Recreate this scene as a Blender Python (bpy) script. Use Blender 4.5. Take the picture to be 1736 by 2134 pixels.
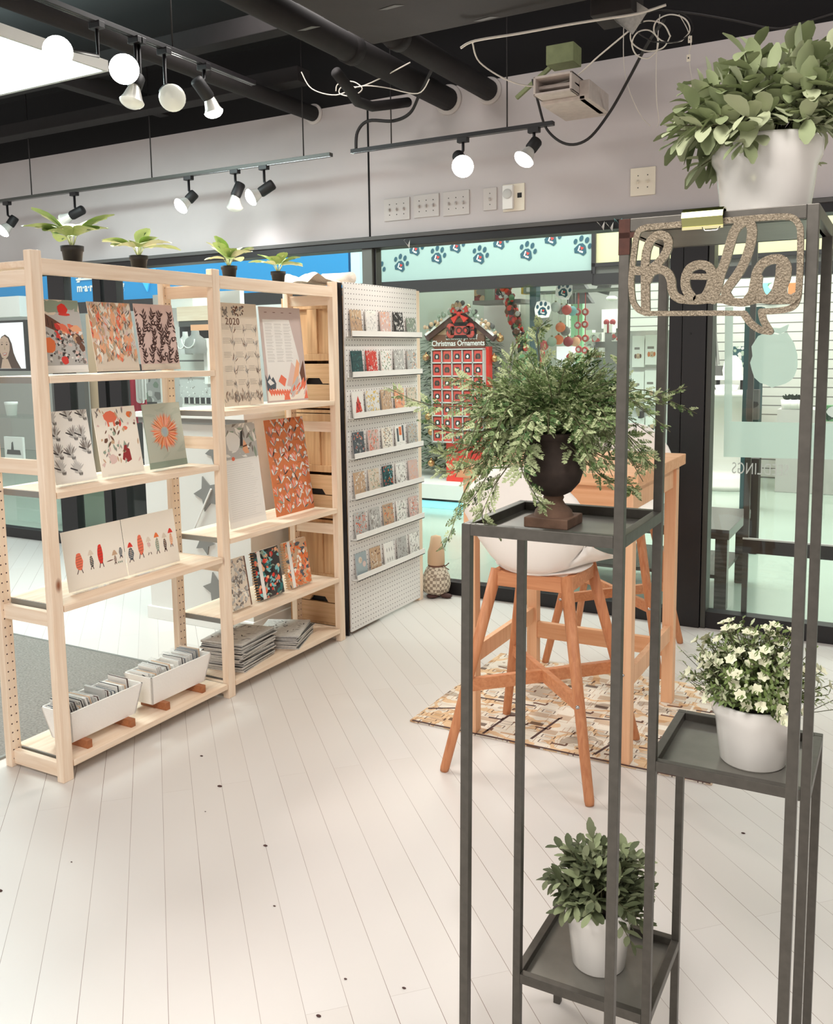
import bpy, bmesh, math, random
from mathutils import Vector, Matrix
for o in list(bpy.data.objects): bpy.data.objects.remove(o)
SC = bpy.context.scene; COL = SC.collection
R_ = math.radians; PI = math.pi

# ------------------------------------------------------------------ camera, world, lights, exposure
FPX, CY = 1881.259, 963.196
PITCH, ROLL, YAW, EYE = 0.122, -0.014, 0.506, 1.450
_fw = Vector((-math.sin(YAW), math.cos(YAW), 0)); _rt = Vector((math.cos(YAW), math.sin(YAW), 0)); _up = Vector((0, 0, 1))
CF = _fw*math.cos(PITCH) - _up*math.sin(PITCH); _u = _up*math.cos(PITCH) + _fw*math.sin(PITCH)
CR = _rt*math.cos(ROLL) + _u*math.sin(ROLL); CU = _u*math.cos(ROLL) - _rt*math.sin(ROLL)
cd = bpy.data.cameras.new('camera'); cam = bpy.data.objects.new('camera', cd); COL.objects.link(cam)
cd.sensor_fit = 'HORIZONTAL'; cd.sensor_width = 36; cd.lens = 36*FPX/1736; cd.shift_y = -(1067-CY)/1736
cd.clip_start = 0.02; cd.clip_end = 100
cam.matrix_world = Matrix(((CR.x, CU.x, -CF.x, 0), (CR.y, CU.y, -CF.y, 0), (CR.z, CU.z, -CF.z, EYE), (0, 0, 0, 1)))
SC.camera = cam
SC.view_settings.view_transform = 'Standard'; SC.view_settings.look = 'None'; SC.view_settings.gamma = 1
SC.view_settings.use_curve_mapping = False; SC.view_settings.exposure = 1.05
w = bpy.data.worlds.new('world'); SC.world = w; w.use_nodes = True
w.node_tree.nodes['Background'].inputs[0].default_value = (1.0, 0.95, 0.9, 1)
w.node_tree.nodes['Background'].inputs[1].default_value = 0.46
SC.cycles.use_denoising = True
SC.cycles.max_bounces = 8; SC.cycles.transparent_max_bounces = 16; SC.cycles.sample_clamp_indirect = 6

def area(name, loc, sx, sy, power, color=(1, 1, 1), rot=(0, 0, 0)):
    l = bpy.data.lights.new(name, 'AREA'); l.shape = 'RECTANGLE'; l.size = sx; l.size_y = sy; l.energy = power; l.color = color
    o = bpy.data.objects.new(name, l); COL.objects.link(o); o.location = loc; o.rotation_euler = rot; return o
area('shop_fill_light', (-1.1, 1.2, 3.25), 1.4, 1.4, 52, (1, 0.965, 0.93))  # unseen area lights added overhead to fill the shop, not fixtures
area('shop_fill_light', (.7, 2.7, 3.1), 1.2, 1.6, 72, (1, 0.975, 0.95), rot=(0, R_(32), 0))  # added fill, tilted to brighten the prints on the shelves
area('shop_fill_light', (-.6, -.4, 3.1), 1.4, 1.0, 42, (1, 0.965, 0.93), rot=(R_(25), 0, 0))
area('shop_fill_light', (-2.6, 3.5, 3.28), 1.0, 0.5, 10, (1, 0.96, 0.92))
area('mall_ceiling_lamp', (-1.6, 6.1, 3.4), 5.0, 1.6, 85, (0.95, 1.0, 0.97))
area('mall_ceiling_lamp', (-6.5, 6.1, 3.4), 5.0, 1.6, 52, (0.86, 1.0, 1.0))
area('pet_shop_ceiling_lamp', (-1.8, 8.9, 3.2), 5.0, 2.0, 100, (1, 1.0, 0.96))
area('jewelry_ceiling_lamp', (-6.5, 8.9, 3.2), 4.0, 2.0, 40, (1, 1.0, 0.98))

def ray(x, y): return CR*((x-868)/FPX) - CU*((y-CY)/FPX) + CF
def onY(x, y, Y): d = ray(x, y); return Vector((0, 0, EYE)) + d*(Y/d.y)
def onX(x, y, X): d = ray(x, y); return Vector((0, 0, EYE)) + d*(X/d.x)
def onZ(x, y, Z=0): d = ray(x, y); return Vector((0, 0, EYE)) + d*((Z-EYE)/d.z)

# ------------------------------------------------------------------ materials
def lin(c):
    return tuple(((v/255)/12.92 if v/255 <= 0.04045 else ((v/255+0.055)/1.055)**2.4) for v in c)
M = {}
def mat(name, c, rough=0.6, metal=0.0, emit=0, emitc=None, noise=0.0, nscale=40, coat=0.0, spec=0.5, bump=0.0):
    m = bpy.data.materials.new(name); m.use_nodes = True; nt = m.node_tree; b = nt.nodes['Principled BSDF']
    col = (*lin(c), 1)
    b.inputs['Base Color'].default_value = col; b.inputs['Roughness'].default_value = rough; b.inputs['Metallic'].default_value = metal
    b.inputs['Specular IOR Level'].default_value = spec
    if coat: b.inputs['Coat Weight'].default_value = coat
    if emit: b.inputs['Emission Color'].default_value = (*lin(emitc or c), 1); b.inputs['Emission Strength'].default_value = emit
    if noise or bump:
        tc = nt.nodes.new('ShaderNodeTexCoord'); n = nt.nodes.new('ShaderNodeTexNoise'); n.inputs['Scale'].default_value = nscale; n.inputs['Detail'].default_value = 4
        nt.links.new(tc.outputs['Object'], n.inputs['Vector'])
        if noise:
            mx = nt.nodes.new('ShaderNodeMix'); mx.data_type = 'RGBA'
            mx.inputs['A'].default_value = tuple(v*(1-noise) for v in col[:3])+(1,); mx.inputs['B'].default_value = tuple(min(1, v*(1+noise)) for v in col[:3])+(1,)
            nt.links.new(n.outputs['Fac'], mx.inputs['Factor']); nt.links.new(mx.outputs['Result'], b.inputs['Base Color'])
        if bump:
            bp = nt.nodes.new('ShaderNodeBump'); bp.inputs['Strength'].default_value = bump; bp.inputs['Distance'].default_value = 0.003
            nt.links.new(n.outputs['Fac'], bp.inputs['Height']); nt.links.new(bp.outputs['Normal'], b.inputs['Normal'])
    M[name] = m; return m

def wood(name, c1, c2, axis, knot=None, rough=0.55, kscale=2.2, scale=9):
    """Stretched noise grain along axis (0,1,2), with sparse oval knots."""
    m = bpy.data.materials.new(name); m.use_nodes = True; nt = m.node_tree; N = nt.nodes; L = nt.links; b = N['Principled BSDF']
    b.inputs['Roughness'].default_value = rough
    tc = N.new('ShaderNodeTexCoord'); mp = N.new('ShaderNodeMapping')
    s = [scale*6]*3; s[axis] = scale*0.35; mp.inputs['Scale'].default_value = s
    L.new(tc.outputs['Object'], mp.inputs['Vector'])
    n = N.new('ShaderNodeTexNoise'); n.inputs['Scale'].default_value = 1; n.inputs['Detail'].default_value = 5; n.inputs['Distortion'].default_value = 0.6
    L.new(mp.outputs['Vector'], n.inputs['Vector'])
    r = N.new('ShaderNodeValToRGB'); r.color_ramp.elements[0].position = 0.3; r.color_ramp.elements[1].position = 0.7
    r.color_ramp.elements[0].color = (*lin(c2), 1); r.color_ramp.elements[1].color = (*lin(c1), 1); L.new(n.outputs['Fac'], r.inputs['Fac'])
    out = r.outputs['Color']
    if knot:
        mk = N.new('ShaderNodeMapping'); ks = [kscale*2.0]*3; ks[axis] = kscale; mk.inputs['Scale'].default_value = ks; mk.inputs['Location'].default_value = (3.3, 1.7, 0.4)
        L.new(tc.outputs['Object'], mk.inputs['Vector'])
        v = N.new('ShaderNodeTexVoronoi'); v.inputs['Scale'].default_value = 1.0; L.new(mk.outputs['Vector'], v.inputs['Vector'])
        k = N.new('ShaderNodeValToRGB'); k.color_ramp.elements[0].position = 0.055; k.color_ramp.elements[0].color = (1, 1, 1, 1)
        k.color_ramp.elements[1].position = 0.11; k.color_ramp.elements[1].color = (0, 0, 0, 1); L.new(v.outputs['Distance'], k.inputs['Fac'])
        mx = N.new('ShaderNodeMix'); mx.data_type = 'RGBA'; L.new(k.outputs['Color'], mx.inputs['Factor']); L.new(out, mx.inputs['A']); mx.inputs['B'].default_value = (*lin(knot), 1)
        out = mx.outputs['Result']
    L.new(out, b.inputs['Base Color']); M[name] = m; return m

def glassmat(name, tint=(1, 1, 1), refl=0.08):
    m = bpy.data.materials.new(name); m.use_nodes = True; nt = m.node_tree; N = nt.nodes; L = nt.links
    N.remove(N['Principled BSDF']); out = N['Material Output']
    t = N.new('ShaderNodeBsdfTransparent'); t.inputs['Color'].default_value = (*tint, 1)
    g = N.new('ShaderNodeBsdfGlossy'); g.inputs['Roughness'].default_value = 0.02
    lw = N.new('ShaderNodeLayerWeight'); lw.inputs['Blend'].default_value = 0.5
    pw = N.new('ShaderNodeMath'); pw.operation = 'POWER'; L.new(lw.outputs['Facing'], pw.inputs[0]); pw.inputs[1].default_value = 4
    ma = N.new('ShaderNodeMath'); ma.operation = 'MULTIPLY_ADD'; L.new(pw.outputs[0], ma.inputs[0]); ma.inputs[1].default_value = 0.35; ma.inputs[2].default_value = refl
    mx = N.new('ShaderNodeMixShader'); L.new(ma.outputs[0], mx.inputs['Fac']); L.new(t.outputs[0], mx.inputs[1]); L.new(g.outputs[0], mx.inputs[2]); L.new(mx.outputs[0], out.inputs['Surface'])
    M[name] = m; return m

PC1, PC2, KN = (246, 226, 204), (230, 202, 174), (146, 86, 54)
wood('pine_x', PC1, PC2, 0, KN, kscale=3.4); wood('pine_y', PC1, PC2, 1, KN, kscale=3.0); wood('pine_z', PC1, PC2, 2, KN, kscale=3.4)
wood('pine_panel', (216, 176, 132), (190, 144, 100), 2, (120, 70, 40), kscale=3.2); wood('pine_drawer', (222, 184, 142), (196, 152, 108), 0, (130, 78, 45), kscale=2.4)
wood('oak_stool', (206, 142, 98), (182, 114, 74), 2, scale=14); wood('oak_stool_x', (208, 144, 100), (186, 118, 76), 0, scale=14)
wood('birch_top', (232, 182, 140), (216, 156, 112), 0, scale=8); wood('birch_leg', (236, 190, 150), (222, 168, 128), 2, scale=8)
wood('block_brown', (176, 112, 70), (150, 88, 52), 0)
mat('ply_sign', (140, 128, 110), 0.34, 0.7, noise=0.6, nscale=350, bump=1.0)
wood('bench_dark', (98, 94, 90), (60, 56, 54), 0, scale=10, rough=0.25)
mat('steel_dark', (88, 84, 78), 0.42, 0.6, noise=0.25, nscale=60); mat('steel_tray', (128, 125, 118), 0.36, 0.6, noise=0.35, nscale=12)
mat('rust', (70, 38, 28), 0.8, noise=0.5, nscale=90)
mat('metal_strip', (150, 148, 142), 0.45, 0.6); mat('chrome', (200, 200, 200), 0.15, 1)
mat('wall_grey', (196, 188, 187), 0.9, noise=0.05, nscale=6); mat('wall_black', (13, 10, 12), 0.95); mat('ceiling_black', (14, 12, 14), 0.95, noise=0.5, nscale=5)
mat('duct_grey', (40, 34, 33), 0.9, noise=0.25, nscale=9, bump=0.3); mat('pipe_black', (26, 21, 22), 0.85, noise=0.3, nscale=20)
mat('frame_black', (18, 14, 17), 0.45); mat('frame_bronze', (70, 70, 66), 0.4, 0.3); mat('mull_grey', (104, 104, 98), 0.5, 0.2)
mat('white_gloss', (236, 232, 226), 0.18, coat=0.4); mat('white', (238, 235, 230), 0.6); mat('white_matte', (232, 228, 222), 0.9); mat('shell_white', (250, 242, 234), 0.35)
mat('box_white', (248, 245, 240), 0.6, bump=0.4, nscale=120); mat('ivory', (232, 222, 204), 0.5); mat('plate_grey', (200, 192, 188), 0.7)
mat('black', (20, 18, 20), 0.6); mat('dark', (48, 46, 48), 0.7); mat('grey', (140, 138, 134), 0.7); mat('lgrey', (196, 194, 190), 0.7); mat('dgrey', (88, 86, 84), 0.7)
mat('pot_black', (42, 38, 38), 0.65, noise=0.2, nscale=80); mat('soil', (46, 36, 30), 1, noise=0.5, nscale=120)
mat('urn', (58, 46, 40), 0.85, noise=0.6, nscale=45, bump=0.6); mat('urn_foot', (104, 78, 62), 0.85, noise=0.5, nscale=45, bump=0.5)
mat('gold', (150, 152, 104), 0.2, 1.0); mat('gold_edge', (214, 206, 160), 0.3, 0.8); mat('bulb_gold', (206, 160, 110), 0.25, 0.8)
mat('red', (222, 52, 40), 0.5); mat('red_dark', (150, 30, 36), 0.6); mat('crimson', (196, 26, 60), 0.7); mat('redbox', (206, 74, 66), 0.6); mat('orange', (236, 120, 60), 0.7); mat('peach', (242, 178, 138), 0.8)
mat('terracotta', (214, 124, 76), 0.8, noise=0.12, nscale=60); mat('coral', (238, 122, 92), 0.8); mat('rose', (224, 196, 188), 0.8); mat('tan', (206, 172, 140), 0.8); mat('beige', (228, 214, 196), 0.8); mat('cream', (246, 239, 226), 0.8)
mat('brown', (112, 76, 60), 0.8); mat('dbrown', (76, 50, 46), 0.8); mat('ink', (62, 58, 58), 0.8); mat('softink', (136, 128, 122), 0.8); mat('slate', (84, 92, 100), 0.8)
mat('teal', (42, 112, 112), 0.7); mat('dteal', (28, 70, 74), 0.7); mat('sage', (150, 164, 146), 0.8); mat('green_mid', (96, 140, 96), 0.7); mat('aqua', (130, 196, 200), 0.7); mat('bluegrey', (168, 180, 184), 0.8)
mat('yellow', (234, 196, 96), 0.8); mat('paper', (246, 243, 237), 0.85); mat('paperedge', (196, 192, 186), 0.9, noise=0.3, nscale=90); mat('pinktop', (206, 188, 182), 0.85)
mat('skin', (232, 190, 168), 0.6); mat('hair', (92, 62, 48), 0.7)
mat('blue', (0, 122, 176), 0.6, emit=0.16, emitc=(0, 140, 205)); mat('blue_hi', (50, 170, 230), 0.6, emit=0.25); mat('fascia_white', (190, 222, 226), 0.6, emit=0.1)
mat('seafoam', (158, 180, 175), 0.6, emit=0.02, emitc=(190, 232, 226)); mat('yellowpanel', (212, 204, 158), 0.6, emit=0.08); mat('petwall', (206, 212, 200), 0.8); mat('paw', (20, 76, 92), 0.6)
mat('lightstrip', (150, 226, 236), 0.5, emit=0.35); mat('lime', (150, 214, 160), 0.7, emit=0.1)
mat('leafA', (142, 152, 112), 0.7, noise=0.18, nscale=25); mat('leafA2', (176, 182, 146), 0.7); mat('leafstem', (86, 84, 56), 0.8)
mat('leafdark', (84, 92, 62), 0.7, noise=0.25, nscale=25); mat('leafdark2', (116, 122, 90), 0.7)
mat('fern', (112, 132, 80), 0.7, noise=0.2, nscale=30); mat('fern2', (172, 182, 136), 0.75); mat('ferndeep', (66, 94, 46), 0.7)
mat('hosta', (160, 184, 106), 0.5, noise=0.2, nscale=60); mat('hosta2', (220, 226, 176), 0.5); mat('hostadark', (70, 104, 58), 0.5)
mat('buxus', (104, 122, 64), 0.6, noise=0.3, nscale=60); mat('petal', (228, 226, 196), 0.6); mat('tree_green', (38, 58, 42), 0.8)
mat('bulb_on', (255, 250, 240), 0.4, emit=14); mat('bulb_off_faint_glow', (216, 216, 206), 0.2, emit=0.12); mat('reflector', (228, 226, 220), 0.25, 0.3); mat('panel_lit', (235, 255, 250), 0.5, emit=5, emitc=(225, 255, 252))  # unlit spotlight lenses get a faint painted-in glow to look pale
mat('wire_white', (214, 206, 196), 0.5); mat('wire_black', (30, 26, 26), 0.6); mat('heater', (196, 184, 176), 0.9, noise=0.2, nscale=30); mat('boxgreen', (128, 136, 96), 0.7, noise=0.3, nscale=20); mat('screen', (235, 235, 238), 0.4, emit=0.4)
mat('carpet', (134, 130, 124), 1.0, noise=0.65, nscale=110, bump=1.0)
mat('knit', (226, 214, 200), 0.95, noise=0.12, nscale=200, bump=1.2)
glassmat('glass', (0.96, 0.985, 0.975), 0.03); glassmat('acrylic', (0.985, 0.985, 0.985), 0.02)
def trans(name, c, alpha):
    m = mat(name, c, 0.5); m.node_tree.nodes['Principled BSDF'].inputs['Alpha'].default_value = alpha
trans('vinyl', (206, 236, 222), 0.93); trans('vinyl_letter', (205, 210, 204), 0.9)

def floor_material():
    m = bpy.data.materials.new('painted_planks'); m.use_nodes = True; nt = m.node_tree; N = nt.nodes; L = nt.links; b = N['Principled BSDF']
    tc = N.new('ShaderNodeTexCoord'); mp = N.new('ShaderNodeMapping'); mp.vector_type = 'TEXTURE'
    a = R_(135.2); mp.inputs['Rotation'].default_value = (0, 0, a)
    # seam phase: boards run at 45 degrees, 96.7 mm wide
    mp.inputs['Location'].default_value = (-0.128*math.cos(R_(45.2)), -0.128*math.sin(R_(45.2)), 0)
    L.new(tc.outputs['Object'], mp.inputs['Vector'])
    br = N.new('ShaderNodeTexBrick'); br.offset = 0.37; br.offset_frequency = 2
    br.inputs['Scale'].default_value = 1; br.inputs['Brick Width'].default_value = 1.83; br.inputs['Row Height'].default_value = 0.0967
    br.inputs['Mortar Size'].default_value = 0.0007; br.inputs['Mortar Smooth'].default_value = 0.3
    br.inputs['Color1'].default_value = (*lin((222, 217, 212)), 1); br.inputs['Color2'].default_value = (*lin((219, 213, 207)), 1); br.inputs['Mortar'].default_value = (*lin((198, 190, 183)), 1)
    L.new(mp.outputs['Vector'], br.inputs['Vector'])
    sp = N.new('ShaderNodeSeparateXYZ'); L.new(mp.outputs['Vector'], sp.inputs[0])
    def mth(op, p, q=None):
        x = N.new('ShaderNodeMath'); x.operation = op
        for i, v in enumerate((p, q)):
            if isinstance(v, (int, float)): x.inputs[i].default_value = v
            elif v is not None: L.new(v, x.inputs[i])
        return x.outputs[0]
    fr = mth('ABSOLUTE', mth('SUBTRACT', mth('FRACT', mth('ADD', mth('DIVIDE', sp.outputs['Y'], 0.0967), 0.5)), 0.5))
    wn = N.new('ShaderNodeTexNoise'); wn.inputs['Scale'].default_value = 1.7; L.new(tc.outputs['Object'], wn.inputs['Vector'])
    seam = mth('MULTIPLY', mth('LESS_THAN', fr, 0.0075), mth('MINIMUM', mth('MAXIMUM', mth('MULTIPLY', mth('SUBTRACT', wn.outputs['Fac'], 0.30), 2.6), 0.25), 0.9))
    sm = N.new('ShaderNodeMix'); sm.data_type = 'RGBA'; L.new(seam, sm.inputs['Factor']); L.new(br.outputs['Color'], sm.inputs['A']); sm.inputs['B'].default_value = (*lin((112, 84, 68)), 1)
    n = N.new('ShaderNodeTexNoise'); n.inputs['Scale'].default_value = 1.2; L.new(tc.outputs['Object'], n.inputs['Vector'])
    mx = N.new('ShaderNodeMix'); mx.data_type = 'RGBA'; mx.blend_type = 'MULTIPLY'; mx.inputs['Factor'].default_value = 0.3
    L.new(sm.outputs['Result'], mx.inputs['A']); cr = N.new('ShaderNodeValToRGB'); cr.color_ramp.elements[0].color = (.86, .85, .84, 1); cr.color_ramp.elements[1].color = (1, 1, 1, 1)
    L.new(n.outputs['Fac'], cr.inputs['Fac']); L.new(cr.outputs['Color'], mx.inputs['B']); L.new(mx.outputs['Result'], b.inputs['Base Color'])
    n2 = N.new('ShaderNodeTexNoise'); n2.inputs['Scale'].default_value = 60; L.new(tc.outputs['Object'], n2.inputs['Vector'])
    b.inputs['Roughness'].default_value = 0.34; b.inputs['Specular IOR Level'].default_value = 0.45
    M['planks'] = m
floor_material()

def rug_material():
    m = bpy.data.materials.new('rug_weave'); m.use_nodes = True; nt = m.node_tree; N = nt.nodes; L = nt.links; b = N['Principled BSDF']; b.inputs['Roughness'].default_value = 1
    tc = N.new('ShaderNodeTexCoord')
    def ramp(src, stops):
        r = N.new('ShaderNodeValToRGB'); e = r.color_ramp.elements; r.color_ramp.interpolation = 'CONSTANT'
        e[0].position = stops[0][0]; e[0].color = (*lin(stops[0][1]), 1); e[1].position = stops[1][0]; e[1].color = (*lin(stops[1][1]), 1)
        for p, c in stops[2:]: q = e.new(p); q.color = (*lin(c), 1)
        L.new(src, r.inputs['Fac']); return r.outputs['Color']
    mp = N.new('ShaderNodeMapping'); mp.inputs['Scale'].default_value = (11, 21, 1); L.new(tc.outputs['Object'], mp.inputs['Vector'])
    v = N.new('ShaderNodeTexVoronoi'); v.feature = 'DISTANCE_TO_EDGE'; v.distance = 'EUCLIDEAN'; v.inputs['Scale'].default_value = 1; v.inputs['Randomness'].default_value = 0.75; L.new(mp.outputs['Vector'], v.inputs['Vector'])
    v2 = N.new('ShaderNodeTexVoronoi'); v2.distance = 'CHEBYCHEV'; v2.inputs['Scale'].default_value = 1; v2.inputs['Randomness'].default_value = 0.5; L.new(mp.outputs['Vector'], v2.inputs['Vector'])
    n = N.new('ShaderNodeTexNoise'); n.inputs['Scale'].default_value = 5; n.inputs['Detail'].default_value = 3; L.new(tc.outputs['Object'], n.inputs['Vector'])
    base = ramp(v2.outputs['Distance'], [(0, (214, 190, 164)), (0.16, (232, 222, 208)), (0.24, (128, 112, 102)), (0.29, (236, 228, 214)), (0.44, (206, 182, 158)), (0.48, (232, 224, 210))])
    tint = ramp(n.outputs['Fac'], [(0, (255, 255, 255)), (0.5, (246, 216, 180)), (0.56, (255, 255, 255)), (0.64, (205, 196, 188))])
    mx = N.new('ShaderNodeMix'); mx.data_type = 'RGBA'; mx.blend_type = 'MULTIPLY'; mx.inputs['Factor'].default_value = 0.9; L.new(base, mx.inputs['A']); L.new(tint, mx.inputs['B'])
    L.new(mx.outputs['Result'], b.inputs['Base Color'])
    bp = N.new('ShaderNodeBump'); bp.inputs['Distance'].default_value = 0.004; n3 = N.new('ShaderNodeTexNoise'); n3.inputs['Scale'].default_value = 250; L.new(tc.outputs['Object'], n3.inputs['Vector']); L.new(n3.outputs['Fac'], bp.inputs['Height']); L.new(bp.outputs['Normal'], b.inputs['Normal'])
    M['rug'] = m
rug_material()

def peg_material():
    """White hardboard with a 25 mm grid of round holes (object coordinates: y along, z up)."""
    m = bpy.data.materials.new('pegboard'); m.use_nodes = True; nt = m.node_tree; N = nt.nodes; L = nt.links; b = N['Principled BSDF']; b.inputs['Roughness'].default_value = 0.6
    tc = N.new('ShaderNodeTexCoord'); sp = N.new('ShaderNodeSeparateXYZ'); L.new(tc.outputs['Object'], sp.inputs[0])
    def mth(op, a, bb=None):
        x = N.new('ShaderNodeMath'); x.operation = op
        for i, q in enumerate((a, bb)):
            if q is None: continue
            if isinstance(q, (int, float)): x.inputs[i].default_value = q
            else: L.new(q, x.inputs[i])
        return x.outputs[0]
    P = 0.0254
    fy = mth('SUBTRACT', mth('FRACT', mth('DIVIDE', mth('ADD', sp.outputs['Y'], 10*P), P)), 0.5); fz = mth('SUBTRACT', mth('FRACT', mth('DIVIDE', sp.outputs['Z'], P)), 0.5)
    r = mth('SQRT', mth('ADD', mth('MULTIPLY', fy, fy), mth('MULTIPLY', fz, fz)))
    hole = mth('LESS_THAN', r, 0.125)
    mx = N.new('ShaderNodeMix'); mx.data_type = 'RGBA'; L.new(hole, mx.inputs['Factor']); mx.inputs['A'].default_value = (*lin((228, 224, 220)), 1); mx.inputs['B'].default_value = (*lin((70, 64, 62)), 1)
    L.new(mx.outputs['Result'], b.inputs['Base Color']); M['peg'] = m
peg_material()

def slat_material():
    m = bpy.data.materials.new('slatwall'); m.use_nodes = True; nt = m.node_tree; N = nt.nodes; L = nt.links; b = N['Principled BSDF']; b.inputs['Roughness'].default_value = 0.7
    tc = N.new('ShaderNodeTexCoord'); sp = N.new('ShaderNodeSeparateXYZ'); L.new(tc.outputs['Object'], sp.inputs[0])
    a = N.new('ShaderNodeMath'); a.operation = 'DIVIDE'; a.inputs[1].default_value = 0.1; L.new(sp.outputs['Z'], a.inputs[0])
    f = N.new('ShaderNodeMath'); f.operation = 'FRACT'; L.new(a.outputs[0], f.inputs[0]); l = N.new('ShaderNodeMath'); l.operation = 'LESS_THAN'; l.inputs[1].default_value = 0.12; L.new(f.outputs[0], l.inputs[0])
    mx = N.new('ShaderNodeMix'); mx.data_type = 'RGBA'; L.new(l.outputs[0], mx.inputs['Factor']); mx.inputs['A'].default_value = (*lin((200, 200, 192)), 1); mx.inputs['B'].default_value = (*lin((110, 108, 104)), 1)
    L.new(mx.outputs['Result'], b.inputs['Base Color']); M['slat'] = m
slat_material()

def plaid_material():
    m = bpy.data.materials.new('plaid'); m.use_nodes = True; nt = m.node_tree; N = nt.nodes; L = nt.links; b = N['Principled BSDF']; b.inputs['Roughness'].default_value = 0.95
    tc = N.new('ShaderNodeTexCoord'); c = N.new('ShaderNodeTexChecker'); c.inputs['Scale'].default_value = 55; L.new(tc.outputs['Object'], c.inputs['Vector'])
    c.inputs['Color1'].default_value = (*lin((214, 200, 180)), 1); c.inputs['Color2'].default_value = (*lin((150, 134, 118)), 1); L.new(c.outputs['Color'], b.inputs['Base Color']); M['plaid'] = m
plaid_material()

# ------------------------------------------------------------------ mesh builder
class MB:
    def __init__(s, default='white'): s.v = []; s.f = []; s.mi = []; s.mats = []; s.dm = default; s.sm = []
    def _m(s, m):
        m = m or s.dm
        if m not in s.mats: s.mats.append(m)
        return s.mats.index(m)
    def add(s, vs, fs, m=None, smooth=False):
        o = len(s.v); s.v += [tuple(p) for p in vs]; k = s._m(m)
        for f in fs: s.f.append(tuple(i+o for i in f)); s.mi.append(k); s.sm.append(smooth)
    def box(s, a, b, m=None):
        x0, y0, z0 = (min(p, q) for p, q in zip(a, b)); x1, y1, z1 = (max(p, q) for p, q in zip(a, b))
        s.add([(x0, y0, z0), (x1, y0, z0), (x1, y1, z0), (x0, y1, z0), (x0, y0, z1), (x1, y0, z1), (x1, y1, z1), (x0, y1, z1)],
              [(0, 3, 2, 1), (4, 5, 6, 7), (0, 1, 5, 4), (1, 2, 6, 5), (2, 3, 7, 6), (3, 0, 4, 7)], m)
    def bar(s, p, q, w, h=None, m=None, up=(0, 0, 1), w2=None, h2=None):
        p = Vector(p); q = Vector(q); d = (q-p).normalized(); h = h or w; w2 = w2 or w; h2 = h2 or h
        x = d.cross(Vector(up))
        if x.length < 1e-4: x = d.cross(Vector((0, 1, 0)))
        x.normalize(); y = x.cross(d)
        vs = []
        for c, ww, hh in ((p, w, h), (q, w2, h2)):
            for a, b in ((-1, -1), (1, -1), (1, 1), (-1, 1)): vs.append(c+x*(a*ww/2)+y*(b*hh/2))
        s.add(vs, [(0, 1, 2, 3), (7, 6, 5, 4), (0, 4, 5, 1), (1, 5, 6, 2), (2, 6, 7, 3), (3, 7, 4, 0)], m)
    def tube(s, pts, r, m=None, n=8, caps=True, r2=None):
        pts = [Vector(p) for p in pts]; k = len(pts); vs = []; fs = []; px = None
        for i, p in enumerate(pts):
            d = (pts[min(i+1, k-1)]-pts[max(i-1, 0)]).normalized()
            if px is None:
                px = d.cross(Vector((0, 0, 1)))
                if px.length < 1e-3: px = Vector((1, 0, 0))
            px = (px-d*px.dot(d))
            if px.length < 1e-6: px = d.orthogonal()
            px.normalize(); py = d.cross(px)
            rr = r if r2 is None else r+(r2-r)*i/(k-1)
            for j in range(n): a = 2*PI*j/n; vs.append(p+px*(rr*math.cos(a))+py*(rr*math.sin(a)))
        for i in range(k-1):
            for j in range(n): fs.append((i*n+j, i*n+(j+1) % n, (i+1)*n+(j+1) % n, (i+1)*n+j))
        if caps: fs.append(tuple(range(n-1, -1, -1))); fs.append(tuple((k-1)*n+j for j in range(n)))
        s.add(vs, fs, m, True)
    def cyl(s, p, q, r, m=None, r2=None, n=20): s.tube([p, q], r, m, n, True, r if r2 is None else r2)
    def lathe(s, prof, m=None, n=32, c=(0, 0, 0), axis=None, smooth=True):
        """prof: (radius, height). axis: optional direction."""
        vs = []; fs = []; k = len(prof)
        if axis is not None:
            d = Vector(axis).normalized(); X = d.orthogonal().normalized(); Y = d.cross(X)
        else: d = Vector((0, 0, 1)); X = Vector((1, 0, 0)); Y = Vector((0, 1, 0))
        c = Vector(c)
        for r, h in prof:
            for j in range(n): a = 2*PI*j/n; vs.append(c+X*(r*math.cos(a))+Y*(r*math.sin(a))+d*h)
        for i in range(k-1):
            for j in range(n): fs.append((i*n+j, i*n+(j+1) % n, (i+1)*n+(j+1) % n, (i+1)*n+j))
        s.add(vs, fs, m, smooth)
    def sphere(s, c, r, m=None, n=12, sx=1, sy=1, sz=1):
        vs = []; fs = []; k = n//2+1; c = Vector(c)
        for i in range(k+1):
            t = PI*i/k
            for j in range(n): a = 2*PI*j/n; vs.append(c+Vector((r*sx*math.sin(t)*math.cos(a), r*sy*math.sin(t)*math.sin(a), r*sz*math.cos(t))))
        for i in range(k):
            for j in range(n): fs.append((i*n+j, (i+1)*n+j, (i+1)*n+(j+1) % n, i*n+(j+1) % n))
        s.add(vs, fs, m, True)
    def prism(s, poly, y0, y1, m=None, plane='xz'):
        """Extrude a 2D polygon. plane xz: (x,z) extruded in y; yz: (y,z) extruded in x; xy: extruded in z."""
        n = len(poly)
        def P(a, t): return {'xz': (a[0], t, a[1]), 'yz': (t, a[0], a[1]), 'xy': (a[0], a[1], t)}[plane]
        s.add([P(a, y0) for a in poly]+[P(a, y1) for a in poly], [tuple(range(n)), tuple(range(2*n-1, n-1, -1))]+[(i, n+i, n+(i+1) % n, (i+1) % n) for i in range(n)], m)
    def flat(s, pts, y, m): s.add([(x, y, z) for x, z in pts], [tuple(range(len(pts)))], m)
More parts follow.
